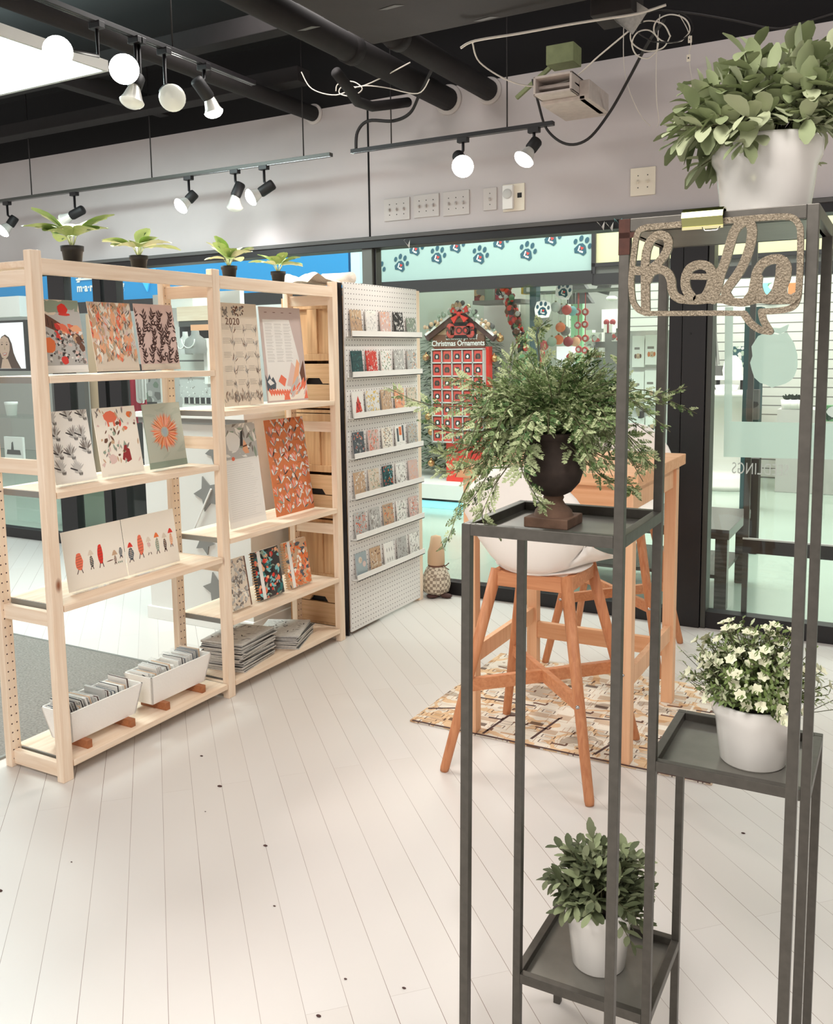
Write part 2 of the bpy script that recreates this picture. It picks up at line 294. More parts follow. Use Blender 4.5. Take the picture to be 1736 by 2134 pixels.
    def build(s, name, parent=None, world=False, bevel=0, seg=2, loc=None, rot=None):
        me = bpy.data.meshes.new(name); me.from_pydata(s.v, [], s.f)
        for k in s.mats or [s.dm]: me.materials.append(M[k])
        if s.f:
            me.polygons.foreach_set('material_index', s.mi); me.polygons.foreach_set('use_smooth', s.sm)
        bm = bmesh.new(); bm.from_mesh(me)
        if bevel or s.fixn(): bmesh.ops.recalc_face_normals(bm, faces=bm.faces)
        if bevel: bmesh.ops.bevel(bm, geom=list(bm.edges), offset=bevel, segments=seg, affect='EDGES', profile=0.6, clamp_overlap=True)
        bm.to_mesh(me); bm.free(); me.update()
        o = bpy.data.objects.new(name, me); COL.objects.link(o)
        if parent:
            o.parent = parent
            if world: o.matrix_parent_inverse = parent_matrix(parent).inverted()
        if loc: o.location = loc
        if rot: o.rotation_euler = rot
        return o
    def fixn(s): return len(s.f) < 4000
def parent_matrix(p):
    m = Matrix.LocRotScale(p.location, p.rotation_euler, None)
    return m if not p.parent else parent_matrix(p.parent) @ m
def tag(o, label=None, cat=None, group=None, kind=None):
    if label: o['label'] = label
    if cat: o['category'] = cat
    if group: o['group'] = group
    if kind: o['kind'] = kind
    return o
def thing(name, label, cat, loc=(0, 0, 0), rot=(0, 0, 0), group=None):
    o = bpy.data.objects.new(name, None); o.empty_display_size = 0.05; COL.objects.link(o); o.location = loc; o.rotation_euler = rot
    return tag(o, label, cat, group)
def struct(o): o['kind'] = 'structure'; return o
def copy_tree(o, parent=None):
    c = o.copy(); COL.objects.link(c)
    if parent: c.parent = parent; c.matrix_parent_inverse = o.matrix_parent_inverse.copy()
    for ch in list(o.children): copy_tree(ch, c)
    return c
def text(name, s, size, m, parent, loc, rot=(PI/2, 0, 0), extrude=0.001, sx=1, spacing=1.0, bold=0.0, shear=0.0, align='LEFT'):
    cu = bpy.data.curves.new(name, 'FONT'); cu.body = s; cu.size = size; cu.extrude = extrude; cu.align_x = align; cu.space_character = spacing; cu.offset = bold; cu.shear = shear
    t = bpy.data.objects.new(name, cu); me = bpy.data.meshes.new_from_object(t); me.name = name
    bpy.data.objects.remove(t); me.materials.clear(); me.materials.append(M[m])
    o = bpy.data.objects.new(name, me); COL.objects.link(o); o.parent = parent; o.location = loc; o.rotation_euler = rot; o.scale = (sx, 1, 1)
    return o
def rnd(a, b): return random.uniform(a, b)
def leaf2(x, z, a, l, w):
    ca, sa = math.cos(a), math.sin(a)
    return [(x+ca*t*l-sa*u*w, z+sa*t*l+ca*u*w) for t, u in ((0, 0), (.25, .38), (.55, .5), (.85, .25), (1, 0), (.85, -.25), (.55, -.5), (.25, -.38))]
def blob2(x, z, rx, rz, n=10, j=0.0, a0=0):
    return [(x+rx*(1+rnd(-j, j))*math.cos(a0+2*PI*i/n), z+rz*(1+rnd(-j, j))*math.sin(a0+2*PI*i/n)) for i in range(n)]
def line2(x0, z0, x1, z1, w):
    dx, dz = x1-x0, z1-z0; l = math.hypot(dx, dz) or 1; nx, nz = -dz/l*w/2, dx/l*w/2
    return [(x0+nx, z0+nz), (x0-nx, z0-nz), (x1-nx, z1-nz), (x1+nx, z1+nz)]

# ------------------------------------------------------------------ the setting
WY = 4.72; HD = 2.12; WT = 2.92; CEIL = 3.35
b = MB('planks'); b.box((-9, -1.5, -0.06), (2.6, WY+0.12, 0)); struct(b.build('floor'))
b = MB('mallfloor')
mat('mallfloor', (170, 186, 172), 0.16, noise=0.06, nscale=3)
b.box((-14, WY+0.12, -0.06), (5, 13, -0.002)); struct(b.build('floor_mall'))
b = MB('ceiling_black'); b.box((-9, -1.5, CEIL), (2.6, WY+0.1, CEIL+0.1)); struct(b.build('ceiling'))
b = MB('white'); b.box((-14, WY+0.3, 3.5), (5, 13, 3.6)); struct(b.build('ceiling_mall'))
# soffit wall above the shop front: grey to 2.92 m, painted black above
b = MB('wall_grey'); b.box((-9, WY, HD), (2.6, WY+0.12, WT)); b.box((-9, WY, WT), (2.6, WY+0.12, CEIL), 'wall_black')
for x in (-2.912, -0.503): b.box((x-.006, WY-.002, HD), (x+.006, WY, WT), 'wall_black')
struct(b.build('wall_back'))
b = MB('wall_grey'); b.box((2.5, -1.5, 0), (2.6, WY, CEIL)); struct(b.build('wall_right'))
# header rails
b = MB('frame_black'); b.box((-9, WY-.035, 2.065), (2.5, WY+.10, HD)); b.box((-9, WY-.045, HD-.012), (2.5, WY+.02, HD+.012), 'dgrey'); struct(b.build('trim_1', bevel=.002))
b = MB('frame_black'); b.box((-9, WY-.01, 0), (-1.12, WY+.07, .078)); b.box((-.925, WY-.01, 0), (2.5, WY+.07, .088)); struct(b.build('trim_2', bevel=.002))
# glazing with mullions: window_1 (right of the mullion), window_2 (behind the shelves), window_3 (far left)
def window(name, x0, x1, z0, z1):
    g = MB('glass'); g.box((x0, WY+.03, z0), (x1, WY+.036, z1)); return struct(g.build(name))
window('window_1', -2.875, -1.12, .078, 2.065); window('window_2', -5.60, -2.96, .078, 2.065); window('window_3', -9, -5.78, .078, 2.065)
b = MB('mull_grey'); b.box((-2.96, WY-.02, 0), (-2.89, WY+.07, 2.065)); b.box((-2.89, WY, 0), (-2.872, WY+.06, 2.065), 'frame_black'); struct(b.build('trim_3', bevel=.002))
b = MB('frame_black')
for x0, x1 in ((-5.78, -5.60), (-5.30, -5.22), (-5.18, -5.06), (-6.0, -5.93)): b.box((x0, WY, 0), (x1, WY+.07, 2.065))
struct(b.build('trim_4', bevel=.002))
# wide black door pillar right of the table, with its seams and screw
b = MB('frame_black'); b.box((-1.12, WY-.02, 0), (-1.055, WY+.09, 2.065)); b.box((-1.05, WY-.03, 0), (-.935, WY+.10, HD)); b.box((-.932, WY-.02, 0), (-.905, WY+.08, 2.065), 'frame_bronze')
b.cyl((-1.01, WY-.034, 1.52), (-1.01, WY-.03, 1.52), .006, 'black', n=10); struct(b.build('trim_5', bevel=.002))
# glass door to the mall: slim frame, mid rail
b = MB('glass'); b.box((-.905, WY+.03, .088), (1.2, WY+.036, 2.065))
d1 = struct(b.build('door_1'))
b = MB('frame_bronze'); b.box((-.742, WY+.055, .088), (-.715, WY+.075, 2.065)); b.box((-.742, WY+.05, .405), (1.2, WY+.08, .475), 'frame_black'); b.box((-.742, WY+.045, .475), (1.2, WY+.06, .483), 'lgrey')
b.build('door_frame', d1)
# frosted vinyl on the door: band, stripe, fruit shape and mirrored lettering
b = MB('vinyl'); Y = WY+.026
def P3(x, y): q = onY(x, y, Y); return (q.x, q.z)
b.add([(x, Y, z) for x, z in (P3(1509, 878), P3(1900, 885), P3(1900, 962), P3(1508, 952))], [(0, 1, 2, 3)])
b.add([(x, Y, z) for x, z in (P3(1511, 640), P3(1528, 640), P3(1525, 878), P3(1509, 878))], [(0, 1, 2, 3)])
fruit = [(1580, 700), (1600, 692), (1620, 697), (1640, 692), (1655, 715), (1662, 740), (1662, 765), (1655, 785), (1648, 793), (1636, 800), (1622, 804), (1608, 808), (1598, 802), (1584, 798), (1572, 787), (1567, 772), (1563, 756), (1568, 742), (1566, 722)]
b.flat([P3(*q) for q in fruit], Y, None)
b.flat([P3(*q) for q in [(1605, 690), (1602, 682), (1625, 684), (1645, 675), (1640, 690), (1625, 696)]], Y, None)
b.build('frosted_film', d1)
q = onY(1644, 992, WY+.024); text('lettering', 'SEEDLINGS', .082, 'vinyl_letter', d1, (q.x, WY+.024, q.z), rot=(PI/2, 0, PI), extrude=.0004, spacing=1.1, sx=.62)
# grey carpet field behind the shelving
b = MB('carpet'); b.box((-8, -1.5, 0), (-2.86, 2.985, .008)); o = b.build('carpet'); tag(o, 'grey speckled carpet runner on the floor behind the wooden shelving', 'carpet')
b = MB('metal_strip'); b.box((-8, 2.985, 0), (-2.84, 3.0, .009)); b.box((-2.86, -1.5, 0), (-2.845, 2.985, .009)); b.build('edge_strip', o)

# ------------------------------------------------------------------ duct, pipes, ceiling panel
b = MB('duct_grey'); b.box((-2.1, .6, 2.75), (.9, 3.455, 3.1)); o = b.build('air_duct', bevel=.01); tag(o, 'large dark painted rectangular air duct under the black ceiling', 'duct')
b = MB('lgrey')
for q in ((812, 16), (640, 60), (1010, 40)):
    c = onZ(*q, 2.748); b.add([(c.x+dx, c.y+dy, 2.7485) for dx, dy in ((-.05, 0), (.03, -.012), (.06, .01), (-.02, .014))], [(0, 1, 2, 3)], 'dgrey')
b.build('scuff_mark', o)
for (x, z, r, lab) in ((-2.376, 2.85, .062, 'black painted pipe into the wall, left of the pair above the grey track'), (-2.126, 2.862, .055, 'black painted pipe into the wall, right of the pair above the grey track'), (-3.294, 2.895, .045, 'thin black pipe entering the wall above the left light track')):
    PL = 1.255 if x == -2.126 else 2.8
    t = thing('ceiling_pipe', lab, 'pipe', (x, WY, z), group='pipes running to the shop front wall')
    b = MB('pipe_black'); b.tube([(0, 0, 0), (0, -.6, 0), (0, -PL, 0)], r, n=20); b.build('pipe', t)
    b = MB('plate_grey'); b.lathe([(r*.98, .002), (r*1.35, .002), (r*1.3, .014), (r*.98, .016)], axis=(0, -1, 0)); b.build('wall_collar', t)
    b = MB('pipe_black'); b.cyl((0, -.98, 0), (0, -1.04, 0), r*1.12, n=20); b.build('coupling', t)
for (p, q, wd, h, lab) in (((-5.2, 3.9, 3.12), (-2.5, 3.9, 3.12), .10, .10, 'dark ceiling joist crossing above the left spotlights'), ((-8, 4.35, 3.0), (-3.1, 4.35, 3.0), .12, .08, 'dark ceiling joist nearest to the grey soffit wall'), ((-4.4, 1.5, 3.05), (-4.4, 4.6, 3.05), .08, .10, 'dark ceiling joist running past the lit ceiling panel')):
    b = MB('pipe_black'); b.bar(p, q, wd, h); tag(b.build('ceiling_joist', bevel=.004), lab, 'joist', 'ceiling joists')
b = MB('pipe_black')
b.tube([onY(*q, Y) for *q, Y in ((700, 150, 3.7), (722, 178, 3.8), (745, 212, 4.0), (775, 222, 4.2), (820, 217, 4.35), (850, 213, 4.5))], .026, n=12); tag(b.build('flexible_duct'), 'bent black flexible conduit hanging from the ceiling above the pipes', 'conduit')
t = thing('lit_ceiling_panel', 'bright square fluorescent ceiling panel at the upper left', 'ceiling light', (-4.35, 2.93, 2.9))
b = MB('panel_lit'); b.box((-.63, -.52, 0), (.63, .53, .02)); b.build('diffuser', t)
b = MB('lgrey')
for a, c in (((-.65, -.54, -.004), (-.63, .55, .05)), ((.63, -.54, -.004), (.65, .55, .05)), ((-.63, -.54, -.004), (.63, -.52, .05)), ((-.63, .53, -.004), (.63, .55, .05))): b.box(a, c)
b.build('frame', t)
a = area('panel_light', (0, 0, -.02), 1.2, 1.0, 26, (.88, 1, 1)); a.parent = t

# ------------------------------------------------------------------ light tracks and heads
def track(lab, p, q, rods, mt):
    t = thing('light_track', lab, 'light track', p)
    b = MB(mt); b.bar(p, q, .034, .02); b.build('rail', t, world=True, bevel=.001)
    b = MB('chrome'); P = Vector(p); Q = Vector(q); d = (Q-P).normalized(); sd = Vector((-d.y, d.x, 0))
    for s in (-1, 1): b.bar(P+sd*.01*s-Vector((0, 0, .0105)), Q+sd*.01*s-Vector((0, 0, .0105)), .003, .002)
    b.build('conductor', t, world=True)
    for r in rods:
        b = MB('wire_black'); c = P+(Q-P)*r; b.cyl(c, (c.x, c.y, CEIL), .004, n=6); b.build('hanging_rod', t, world=True)
track('long black light track hung in front of the grey soffit, left side', (-5.9, 4.4, 2.563), (-2.962, 4.4, 2.563), (.14, .53, .935), 'frame_bronze')
track('short black light track hung in front of the wall switches', (-2.822, 4.4, 2.563), (-1.635, 4.4, 2.563), (.215, .79), 'frame_black')
track('black light track under the dark ceiling at the upper left', (-2.96, .9, 2.8), (-2.99, 3.76, 2.8), (.3, .8), 'frame_black')
def head(lab, top, c0, c1, face, lit, R=.05, power=10, grp='track spotlights', target=None, stub=.02):
    """top: adapter under the rail; c0-c1: axis of the black can; face: direction the bulb looks."""
    top, c0, c1 = Vector(top), Vector(c0), Vector(c1); t = thing('track_spotlight', lab, 'spotlight', top, group=grp)
    b = MB('frame_black'); b.box(top-Vector((.03, .016, .016)), top+Vector((.03, .016, .012))); b.build('adapter', t, world=True, bevel=.003)
    b = MB('frame_black'); b.tube([top, (top.x, top.y, c0.z+.02), c0.lerp(c1, .35)], .008); b.build('stem', t, world=True)
    d = (c1-c0).normalized(); L = (c1-c0).length
    b = MB('black'); b.lathe([(0, -.002), (.026, 0), (.031, .008), (.031, L*.9), (.027, L)], axis=d, c=c0, n=20); b.build('lamp_holder', t, world=True)
    f = Vector(face).normalized() if face else d
    b = MB('reflector'); b.lathe([(.02, -.01), (.028, .01), (R*.8, .045), (R, .06)], axis=f, c=c1, n=24)
    bb = b.build('bulb', t, world=True)
    b = MB('bulb_on' if lit else 'bulb_off_faint_glow'); b.lathe([(R, .06), (R*.96, .068), (R*.8, .077), (R*.5, .086), (0, .09)], axis=f, c=c1, n=24); b.build('lens', bb, world=False)
    if lit:
        l = bpy.data.lights.new('spotlight', 'SPOT'); l.energy = power; l.spot_size = R_(110); l.spot_blend = .8; l.shadow_soft_size = .05; l.color = (1, .93, .86)
        o = bpy.data.objects.new('spot_light', l); COL.objects.link(o); p = c1+f*.1; o.parent = t; o.location = p-top
        g = (Vector(target)-p) if target else f; o.rotation_euler = g.to_track_quat('-Z', 'Y').to_euler()
TC = Vector((0, 0, EYE))
Y = 4.4
def hy(lab, tx, c0, c1, face, lit, **k):
    a = onY(*tx, Y); a.z = 2.545; p = onY(*c0, Y-.01); q = onY(*c1, Y-.04); head(lab, a, p, q, face, lit, **k)
hy('lit spotlight at the far left end of the long track', (15, 430), (32, 452), (20, 470), (-.25, -.7, -.6), True, power=14)
hy('dark spotlight half hidden behind the tallest of the small plants', (155, 412), (174, 436), (148, 450), (-.8, -.3, -.4), False, R=.045)
hy('lit spotlight on the long track above the second and third small plants', (393, 375), (407, 402), (392, 418), (-.3, -.75, -.6), True, power=14)
hy('unlit-faced spotlight pointing down, between two glowing ones', (490, 362), (502, 382), (490, 410), (-.15, .1, -1), False, R=.05)
hy('lit spotlight nearest the right end of the long track', (550, 352), (570, 383), (542, 402), (-.5, -.7, -.45), True, power=14)
hy('lit spotlight facing the camera on the short track, left one', (965, 292), (952, 322), (968, 342), (.25, -.85, -.35), True, R=.056, power=18)
hy('lit spotlight tilted down at the right end of the short track', (1113, 267), (1120, 292), (1105, 312), (-.35, -.5, -.8), True, R=.052, power=18)
# spot of light thrown on the soffit by the down-pointing lamp
l = bpy.data.lights.new('spotlight', 'SPOT'); l.energy = 16; l.spot_size = R_(85); l.spot_blend = .9; l.shadow_soft_size = .04; o = bpy.data.objects.new('wall_spot_light', l); COL.objects.link(o)
o.location = onY(484, 432, 4.36); o.rotation_euler = (Vector((.05, .5, -.55))).to_track_quat('-Z', 'Y').to_euler()
X = -2.98
def hx(lab, tx, c0, c1, face, lit, **k):
    a = onX(*tx, X); a.z = 2.782; head(lab, a, onX(*c0, X+.01), onX(*c1, X+.02), face, lit, grp='spotlights under the dark ceiling', **k)
hx('spotlight glowing in front of the lit ceiling panel', (200, 30), (96, 88), (120, 104), (.6, -.5, -.3), True, R=.055, power=20, target=(-1.5, 1.5, 0))
hx('brightest spotlight facing the camera under the ceiling track', (282, 88), (245, 138), (262, 150), (.62, -.72, -.1), True, R=.06, power=36, target=(-1.0, 1.6, 0))
hx('white spotlight cone aimed down directly below the brightest lamp', (290, 110), (288, 160), (280, 182), (-.1, -.2, -1), False, R=.052)
hx('unlit spotlight with a pale round face turned to the camera', (342, 112), (340, 182), (360, 204), (.62, -.7, -.25), False, R=.058)
hx('spotlight with a white rim pointing down at the end of the track', (425, 140), (408, 165), (436, 205), (.15, .3, -1), True, R=.045, power=20, target=(-2.2, 3.2, 0))

# ------------------------------------------------------------------ wires and ceiling boxes
def wire(lab, pts, r, m, name='hanging_cable', grp='loose cables under the ceiling'):
    P = [onY(*p) for p in pts]; out = []
    for i in range(len(P)-1):      # Catmull-Rom
        p0, p1, p2, p3 = P[max(i-1, 0)], P[i], P[i+1], P[min(i+2, len(P)-1)]
        for k in range(6):
            t = k/6; out.append(.5*((2*p1)+(p2-p0)*t+(2*p0-5*p1+4*p2-p3)*t*t+(3*p1-p0-3*p2+p3)*t*t*t))
    out.append(P[-1]); b = MB(m); b.tube(out, r, n=6); o = b.build(name); return tag(o, lab, 'cable', grp)
wire('thick black cable curling from the pipe down to the short light track', [(742, 312, 4.4), (745, 275, 4.42), (768, 252, 4.42), (820, 252, 4.42), (855, 235, 4.4), (875, 195, 4.3), (900, 145, 4.1)], .009, 'wire_black')
wire('long black cable drooping below the heater box to the right', [(1110, 165, 4.3), (1122, 215, 4.35), (1140, 270, 4.4), (1180, 300, 4.4), (1225, 290, 4.4), (1270, 235, 4.4), (1310, 165, 4.3), (1350, 90, 4.1), (1385, 40, 3.9)], .007, 'wire_black')
wire('pale cable sagging across the ceiling above the short track', [(985, 90, 3.9), (1000, 130, 4.0), (1060, 168, 4.1), (1120, 180, 4.2), (1190, 165, 4.2), (1250, 115, 4.1), (1310, 65, 4.0)], .004, 'wire_white')
wire('white rod-like cable running along the duct edge', [(960, 100, 3.5), (990, 85, 3.5), (1080, 70, 3.5), (1180, 52, 3.5), (1255, 40, 3.5), (1330, 28, 3.5), (1388, 10, 3.5)], .005, 'wire_white')
wire('thin pale cable looping over the black pipes', [(628, 150, 4.0), (650, 185, 4.0), (700, 198, 4.0), (750, 180, 4.0), (800, 182, 4.0), (870, 195, 4.1), (895, 165, 4.1)], .003, 'wire_white')
wire('coiled pale cable on the left of the pipes', [(700, 190, 4.0), (705, 175, 4.0), (735, 170, 4.0), (755, 185, 4.0), (735, 200, 4.0), (708, 195, 4.0), (715, 180, 4.0), (760, 178, 4.0), (855, 130, 4.0)], .003, 'wire_white')
for k, (cx, cy, rx, ry, ph) in enumerate(((1355, 75, 42, 32, 0), (1400, 60, 38, 30, 1), (1385, 55, 60, 35, 2), (1345, 92, 28, 30, .5))):
    wire(['lowest-left loop', 'right loop', 'widest loop', 'smallest loop'][k]+' of thin cable in the tangle beside the top plant', [(cx+rx*math.cos(a), cy+ry*math.sin(a), 3.9+.1*math.sin(a+ph)) for a in [ph+i*.9 for i in range(8)]], .003, 'wire_white' if k != 2 else 'wire_black')
wire('hair-thin wire dropping in a long arc to the left of the top plant', [(1300, 40, 4.3), (1300, 130, 4.3), (1312, 190, 4.4), (1335, 240, 4.5), (1355, 262, 4.5)], .002, 'wire_white')
wire('hair-thin wire hanging straight beside the top plant', [(1375, 30, 4.3), (1368, 120, 4.3), (1368, 200, 4.4), (1373, 250, 4.5), (1370, 264, 4.5)], .002, 'wire_white')
wire('string of white clips hanging by the top plant', [(1415, 30, 4.2), (1432, 60, 4.2), (1440, 90, 4.2), (1436, 120, 4.3), (1444, 180, 4.3)], .002, 'wire_white')
for k, (x, y) in enumerate(((1438, 82), (1435, 121), (1443, 181))):
    c = onY(x, y, 4.26); b = MB('ivory'); b.box(c-Vector((.008, .003, .014)), c+Vector((.008, .003, .014))); b.box(c-Vector((.003, .0035, .004)), c+Vector((.003, .0035, .003)), 'black')
    tag(b.build('wire_clip'), 'small white cable clip, '+['topmost', 'middle', 'lowest'][k]+' of three on the dangling string', 'clip', 'cable clips')
wire('dark cable crossing to the right above the top plant', [(1380, 20, 4.2), (1450, 28, 4.3), (1530, 42, 4.4), (1610, 58, 4.5), (1660, 50, 4.5), (1760, 20, 4.5)], .006, 'wire_black')
t = thing('heater_box', 'weathered pale metal heater box with two dark slots hanging from the ceiling', 'heater', onY(1175, 185, 4.3))
p = [onY(*q, 4.1) for q in ((1111, 160), (1192, 139), (1194, 180), (1115, 200))]
b = MB('heater'); base = p[0]; W = (p[1].x-p[0].x); Hh = .1
x0, x1, z1, z0 = p[0].x, p[1].x, p[0].z+.0, p[3].z
for a, c in (((x0, 4.1, z1-.012), (x1, 4.45, z1)), ((x0, 4.1, z0), (x1, 4.45, z0+.012)), ((x0, 4.1, z0), (x0+.012, 4.45, z1)), ((x1-.012, 4.1, z0), (x1, 4.45, z1)), ((x0, 4.14, (z0+z1)/2-.008), (x1, 4.45, (z0+z1)/2+.008)), ((x0, 4.40, z0), (x1, 4.46, z1))): b.box(a, c)
b.box((x0, 4.2, z0-.02), (x1+.03, 4.55, z0)); b.box((x1, 4.2, z0-.02), (x1+.05, 4.5, z1-.02)); b.build('housing', t, world=True, bevel=.004)
b = MB('brown'); b.box((x0+.012, 4.39, z0+.012), (x1-.012, 4.40, z1-.012)); b.build('grille', t, world=True)
c = onY(1175, 118, 4.4); b = MB('boxgreen'); b.box(c-Vector((.07, .06, .045)), c+Vector((.07, .06, .045))); b.bar(c+Vector((-.07, 0, -.04)), c+Vector((-.25, 0, -.16)), .02); tag(b.build('junction_box', bevel=.004, rot=(0, 0, 0)), 'greenish junction box fixed above the heater box', 'electrical box')
c = onY(1320, 15, 3.6); b = MB('paperedge'); b.add([c+Vector(v) for v in ((-.1, 0, .0), (.0, .02, .03), (.06, 0, -.02), (-.01, .03, -.09), (-.06, -.02, -.05))], [(0, 3, 1), (1, 3, 2), (0, 4, 3)]); tag(b.build('torn_insulation'), 'scrap of torn pale insulation at the end of the duct', 'insulation')
b = MB('duct_grey'); c = onY(1290, 10, 3.62); b.box(c-Vector((.09, .08, .05)), c+Vector((.07, .1, .3))); tag(b.build('ceiling_bracket', bevel=.004), 'scuffed dark bracket above the torn insulation', 'bracket')

# ------------------------------------------------------------------ switch plates on the soffit
def plate(lab, x0, y0, x1, y1, m, kind, n=3):
    a = onY(x0, y0, WY); c = onY(x1, y1, WY); cx = (a.x+c.x)/2; cz = (a.z+c.z)/2; w2 = (c.x-a.x)/2; h2 = abs(a.z-c.z)/2
    t = thing('switch_plate' if kind != 'thermo' else 'thermostat', lab, 'switch plate' if kind != 'thermo' else 'thermostat', (cx, WY, cz), group='plates on the soffit wall' if kind == 'blank' else None)
    b = MB(m); b.box((-w2, -.007, -h2), (w2, 0, h2)); b.build('plate', t, bevel=.002)
    if kind in ('blank', 'switch'):
        for i in range(n):
            x = (i-(n-1)/2)*(2*w2/(n+.6))
            b = MB(m if kind == 'switch' else 'plate_grey'); b.bar((x, -.006, -.006), (x, -.018, .004), .008, .014); b.build('toggle', t)
            b = MB('dgrey'); 
            for z in (-.03, .03): b.cyl((x, -.0075, z), (x, -.009, z), .003, n=8)
            b.build('screw', t)
    else:
        b = MB('white'); b.box((-w2*.9, -.03, -h2*.85), (w2*.05, -.007, h2*.9)); b.build('body', t, bevel=.003)
        b = MB('lgrey'); b.lathe([(.026, 0), (.026, .006), (.022, .008), (0, .008)], c=(-w2*.42, -.03, h2*.25), axis=(0, -1, 0)); b.build('dial', t)
        b = MB('black'); b.box((w2*.35, -.0085, -.004), (w2*.75, -.007, .022)); b.build('display', t)
plate('painted-over wall plate with three switches, leftmost of the row', 801, 416, 855, 457, 'plate_grey', 'blank')
plate('painted-over wall plate with three switches, second of the row', 863, 408, 916, 450, 'plate_grey', 'blank')
plate('painted-over wall plate with three switches, third of the row', 924, 401, 979, 446, 'plate_grey', 'blank')
plate('painted-over single plate directly left of the thermostat', 1008, 393, 1036, 437, 'plate_grey', 'blank', 1)
plate('white thermostat with round dial on the grey soffit', 1049, 386, 1094, 438, 'ivory', 'thermo')
plate('ivory double light switch plate left of the top plant', 1315, 352, 1366, 405, 'ivory', 'switch', 2)

for k, (x, y) in enumerate(((848, 508), (1252, 470), (1270, 472), (1288, 463))):
    c = onY(x, y, WY-.06); b = MB('white' if k != 3 else 'aqua'); b.add([c+Vector(v) for v in ((-.022, 0, .022), (-.006, -.015, .010), (.016, 0, -.026), (.0, .012, -.006), (.022, -.004, .020))], [(0, 1, 3), (1, 2, 3), (3, 2, 4)]); b.tube([c+Vector((-.02, 0, .02)), (c.x-.02, WY-.045, HD-.02)], .001, n=4)
    tag(b.build('folded_paper'), ['small folded white paper hanging from the header above the paw prints, by the mullion', 'folded white paper on the header, leftmost of three beside the steel stand', 'folded white paper on the header, middle of three beside the steel stand', 'pale blue folded paper on the header beside the steel stand'][k], 'paper', 'folded papers on the header')

# ------------------------------------------------------------------ pine shelving (three side units, eight shelves)
SX, SY0 = -2.487, 1.971; PW, PD, DEP, BAY, SH = .044, .032, .30, .852, 1.79
shelf = thing('pine_shelving', 'tall open pine shelving unit of two bays full of prints and calendars', 'shelving unit', (SX, SY0, 0))
for k in range(3):
    y = k*BAY
    for nm, x in (('front_post', -PD), ('back_post', -DEP)):
        b = MB('pine_z'); b.box((x, y, 0), (x+PD, y+PW, SH)); p = b.build(nm, shelf, bevel=.003)
        h = MB('dbrown')
        xf = x if nm == 'front_post' else x+PD; sg = -1 if nm == 'front_post' else 1
        for i in range(int(SH/.032)-1):
            z = .03+i*.032
            for yy in (y+.012, y+.032):
                n = 6; h.add([(xf+sg*.0004, yy+.0032*math.cos(a*PI/3), z+.0032*math.sin(a*PI/3)) for a in range(6)], [tuple(range(6))])
        hh = h.build('hole_pattern', p)
    for z in (1.68, 1.06, .545, .012):
        b = MB('pine_x'); b.box((-DEP+PD, y+.011, z), (-PD, y+.033, z+.05)); b.build('cross_rail', shelf, bevel=.002)
def board(y0, z, th=.022, brackets=True):
    b = MB('pine_y'); b.box((-DEP+.004, y0+.004, z-th), (.0, y0+BAY-PW-.004, z)); o = b.build('shelf_board', shelf, bevel=.002)
    for yy in (y0-.0005, y0+BAY-PW-.0035):
        b = MB('metal_strip'); b.box((-DEP+PD, yy, z-th-.001), (-PD-.002, yy+.004, z-.002)); b.build('end_profile', o)
LV1 = (1.385, 1.0, .612, .066); LV2 = (1.217, .682, .330, .066)
for z in LV1: board(PW, z)
for z in LV2: board(BAY+PW, z)
for y0 in (PW, BAY+PW):
    b = MB('pine_y'); b.box((-.020, y0, 1.716), (-.0, y0+BAY-PW, 1.766)); b.build('top_rail', shelf, bevel=.002)
    b = MB('pine_y'); b.box((-DEP+.02, y0+.002, 1.742), (-.02, y0+BAY-PW-.002, 1.764)); b.build('top_board', shelf, bevel=.002)

# ------------------------------------------------------------------ pegboard with ledges
PY0, PY1 = 3.775, 4.512
peg = thing('pegboard_display', 'white pegboard panel with seven card ledges at the end of the shelving', 'pegboard', (SX, PY0, 0))
b = MB('peg'); b.box((-.008, 0, .02), (0, PY1-PY0, 1.795)); b.build('board', peg)
b = MB('pine_z'); b.box((-.05, PY1-PY0, .0), (-.004, PY1-PY0+.045, 1.79)); b.build('post', peg, bevel=.003)
b = MB('frame_black'); b.box((-.05, -.010, .0), (-.012, .0, 1.79)); b.build('back_post', peg)
ledges = [1.531, 1.328, 1.122, .918, .712, .503, .292]
for z in ledges:
    b = MB('white'); b.box((0, .012, z-.006), (.036, .735, z-.002)); b.box((.033, .012, z-.006), (.036, .735, z+.026)); b.box((0, .012, z-.006), (.002, .735, z+.02)); b.box((0, .010, z-.006), (.036, .012, z+.026), 'acrylic')
    b.build('ledge', peg)

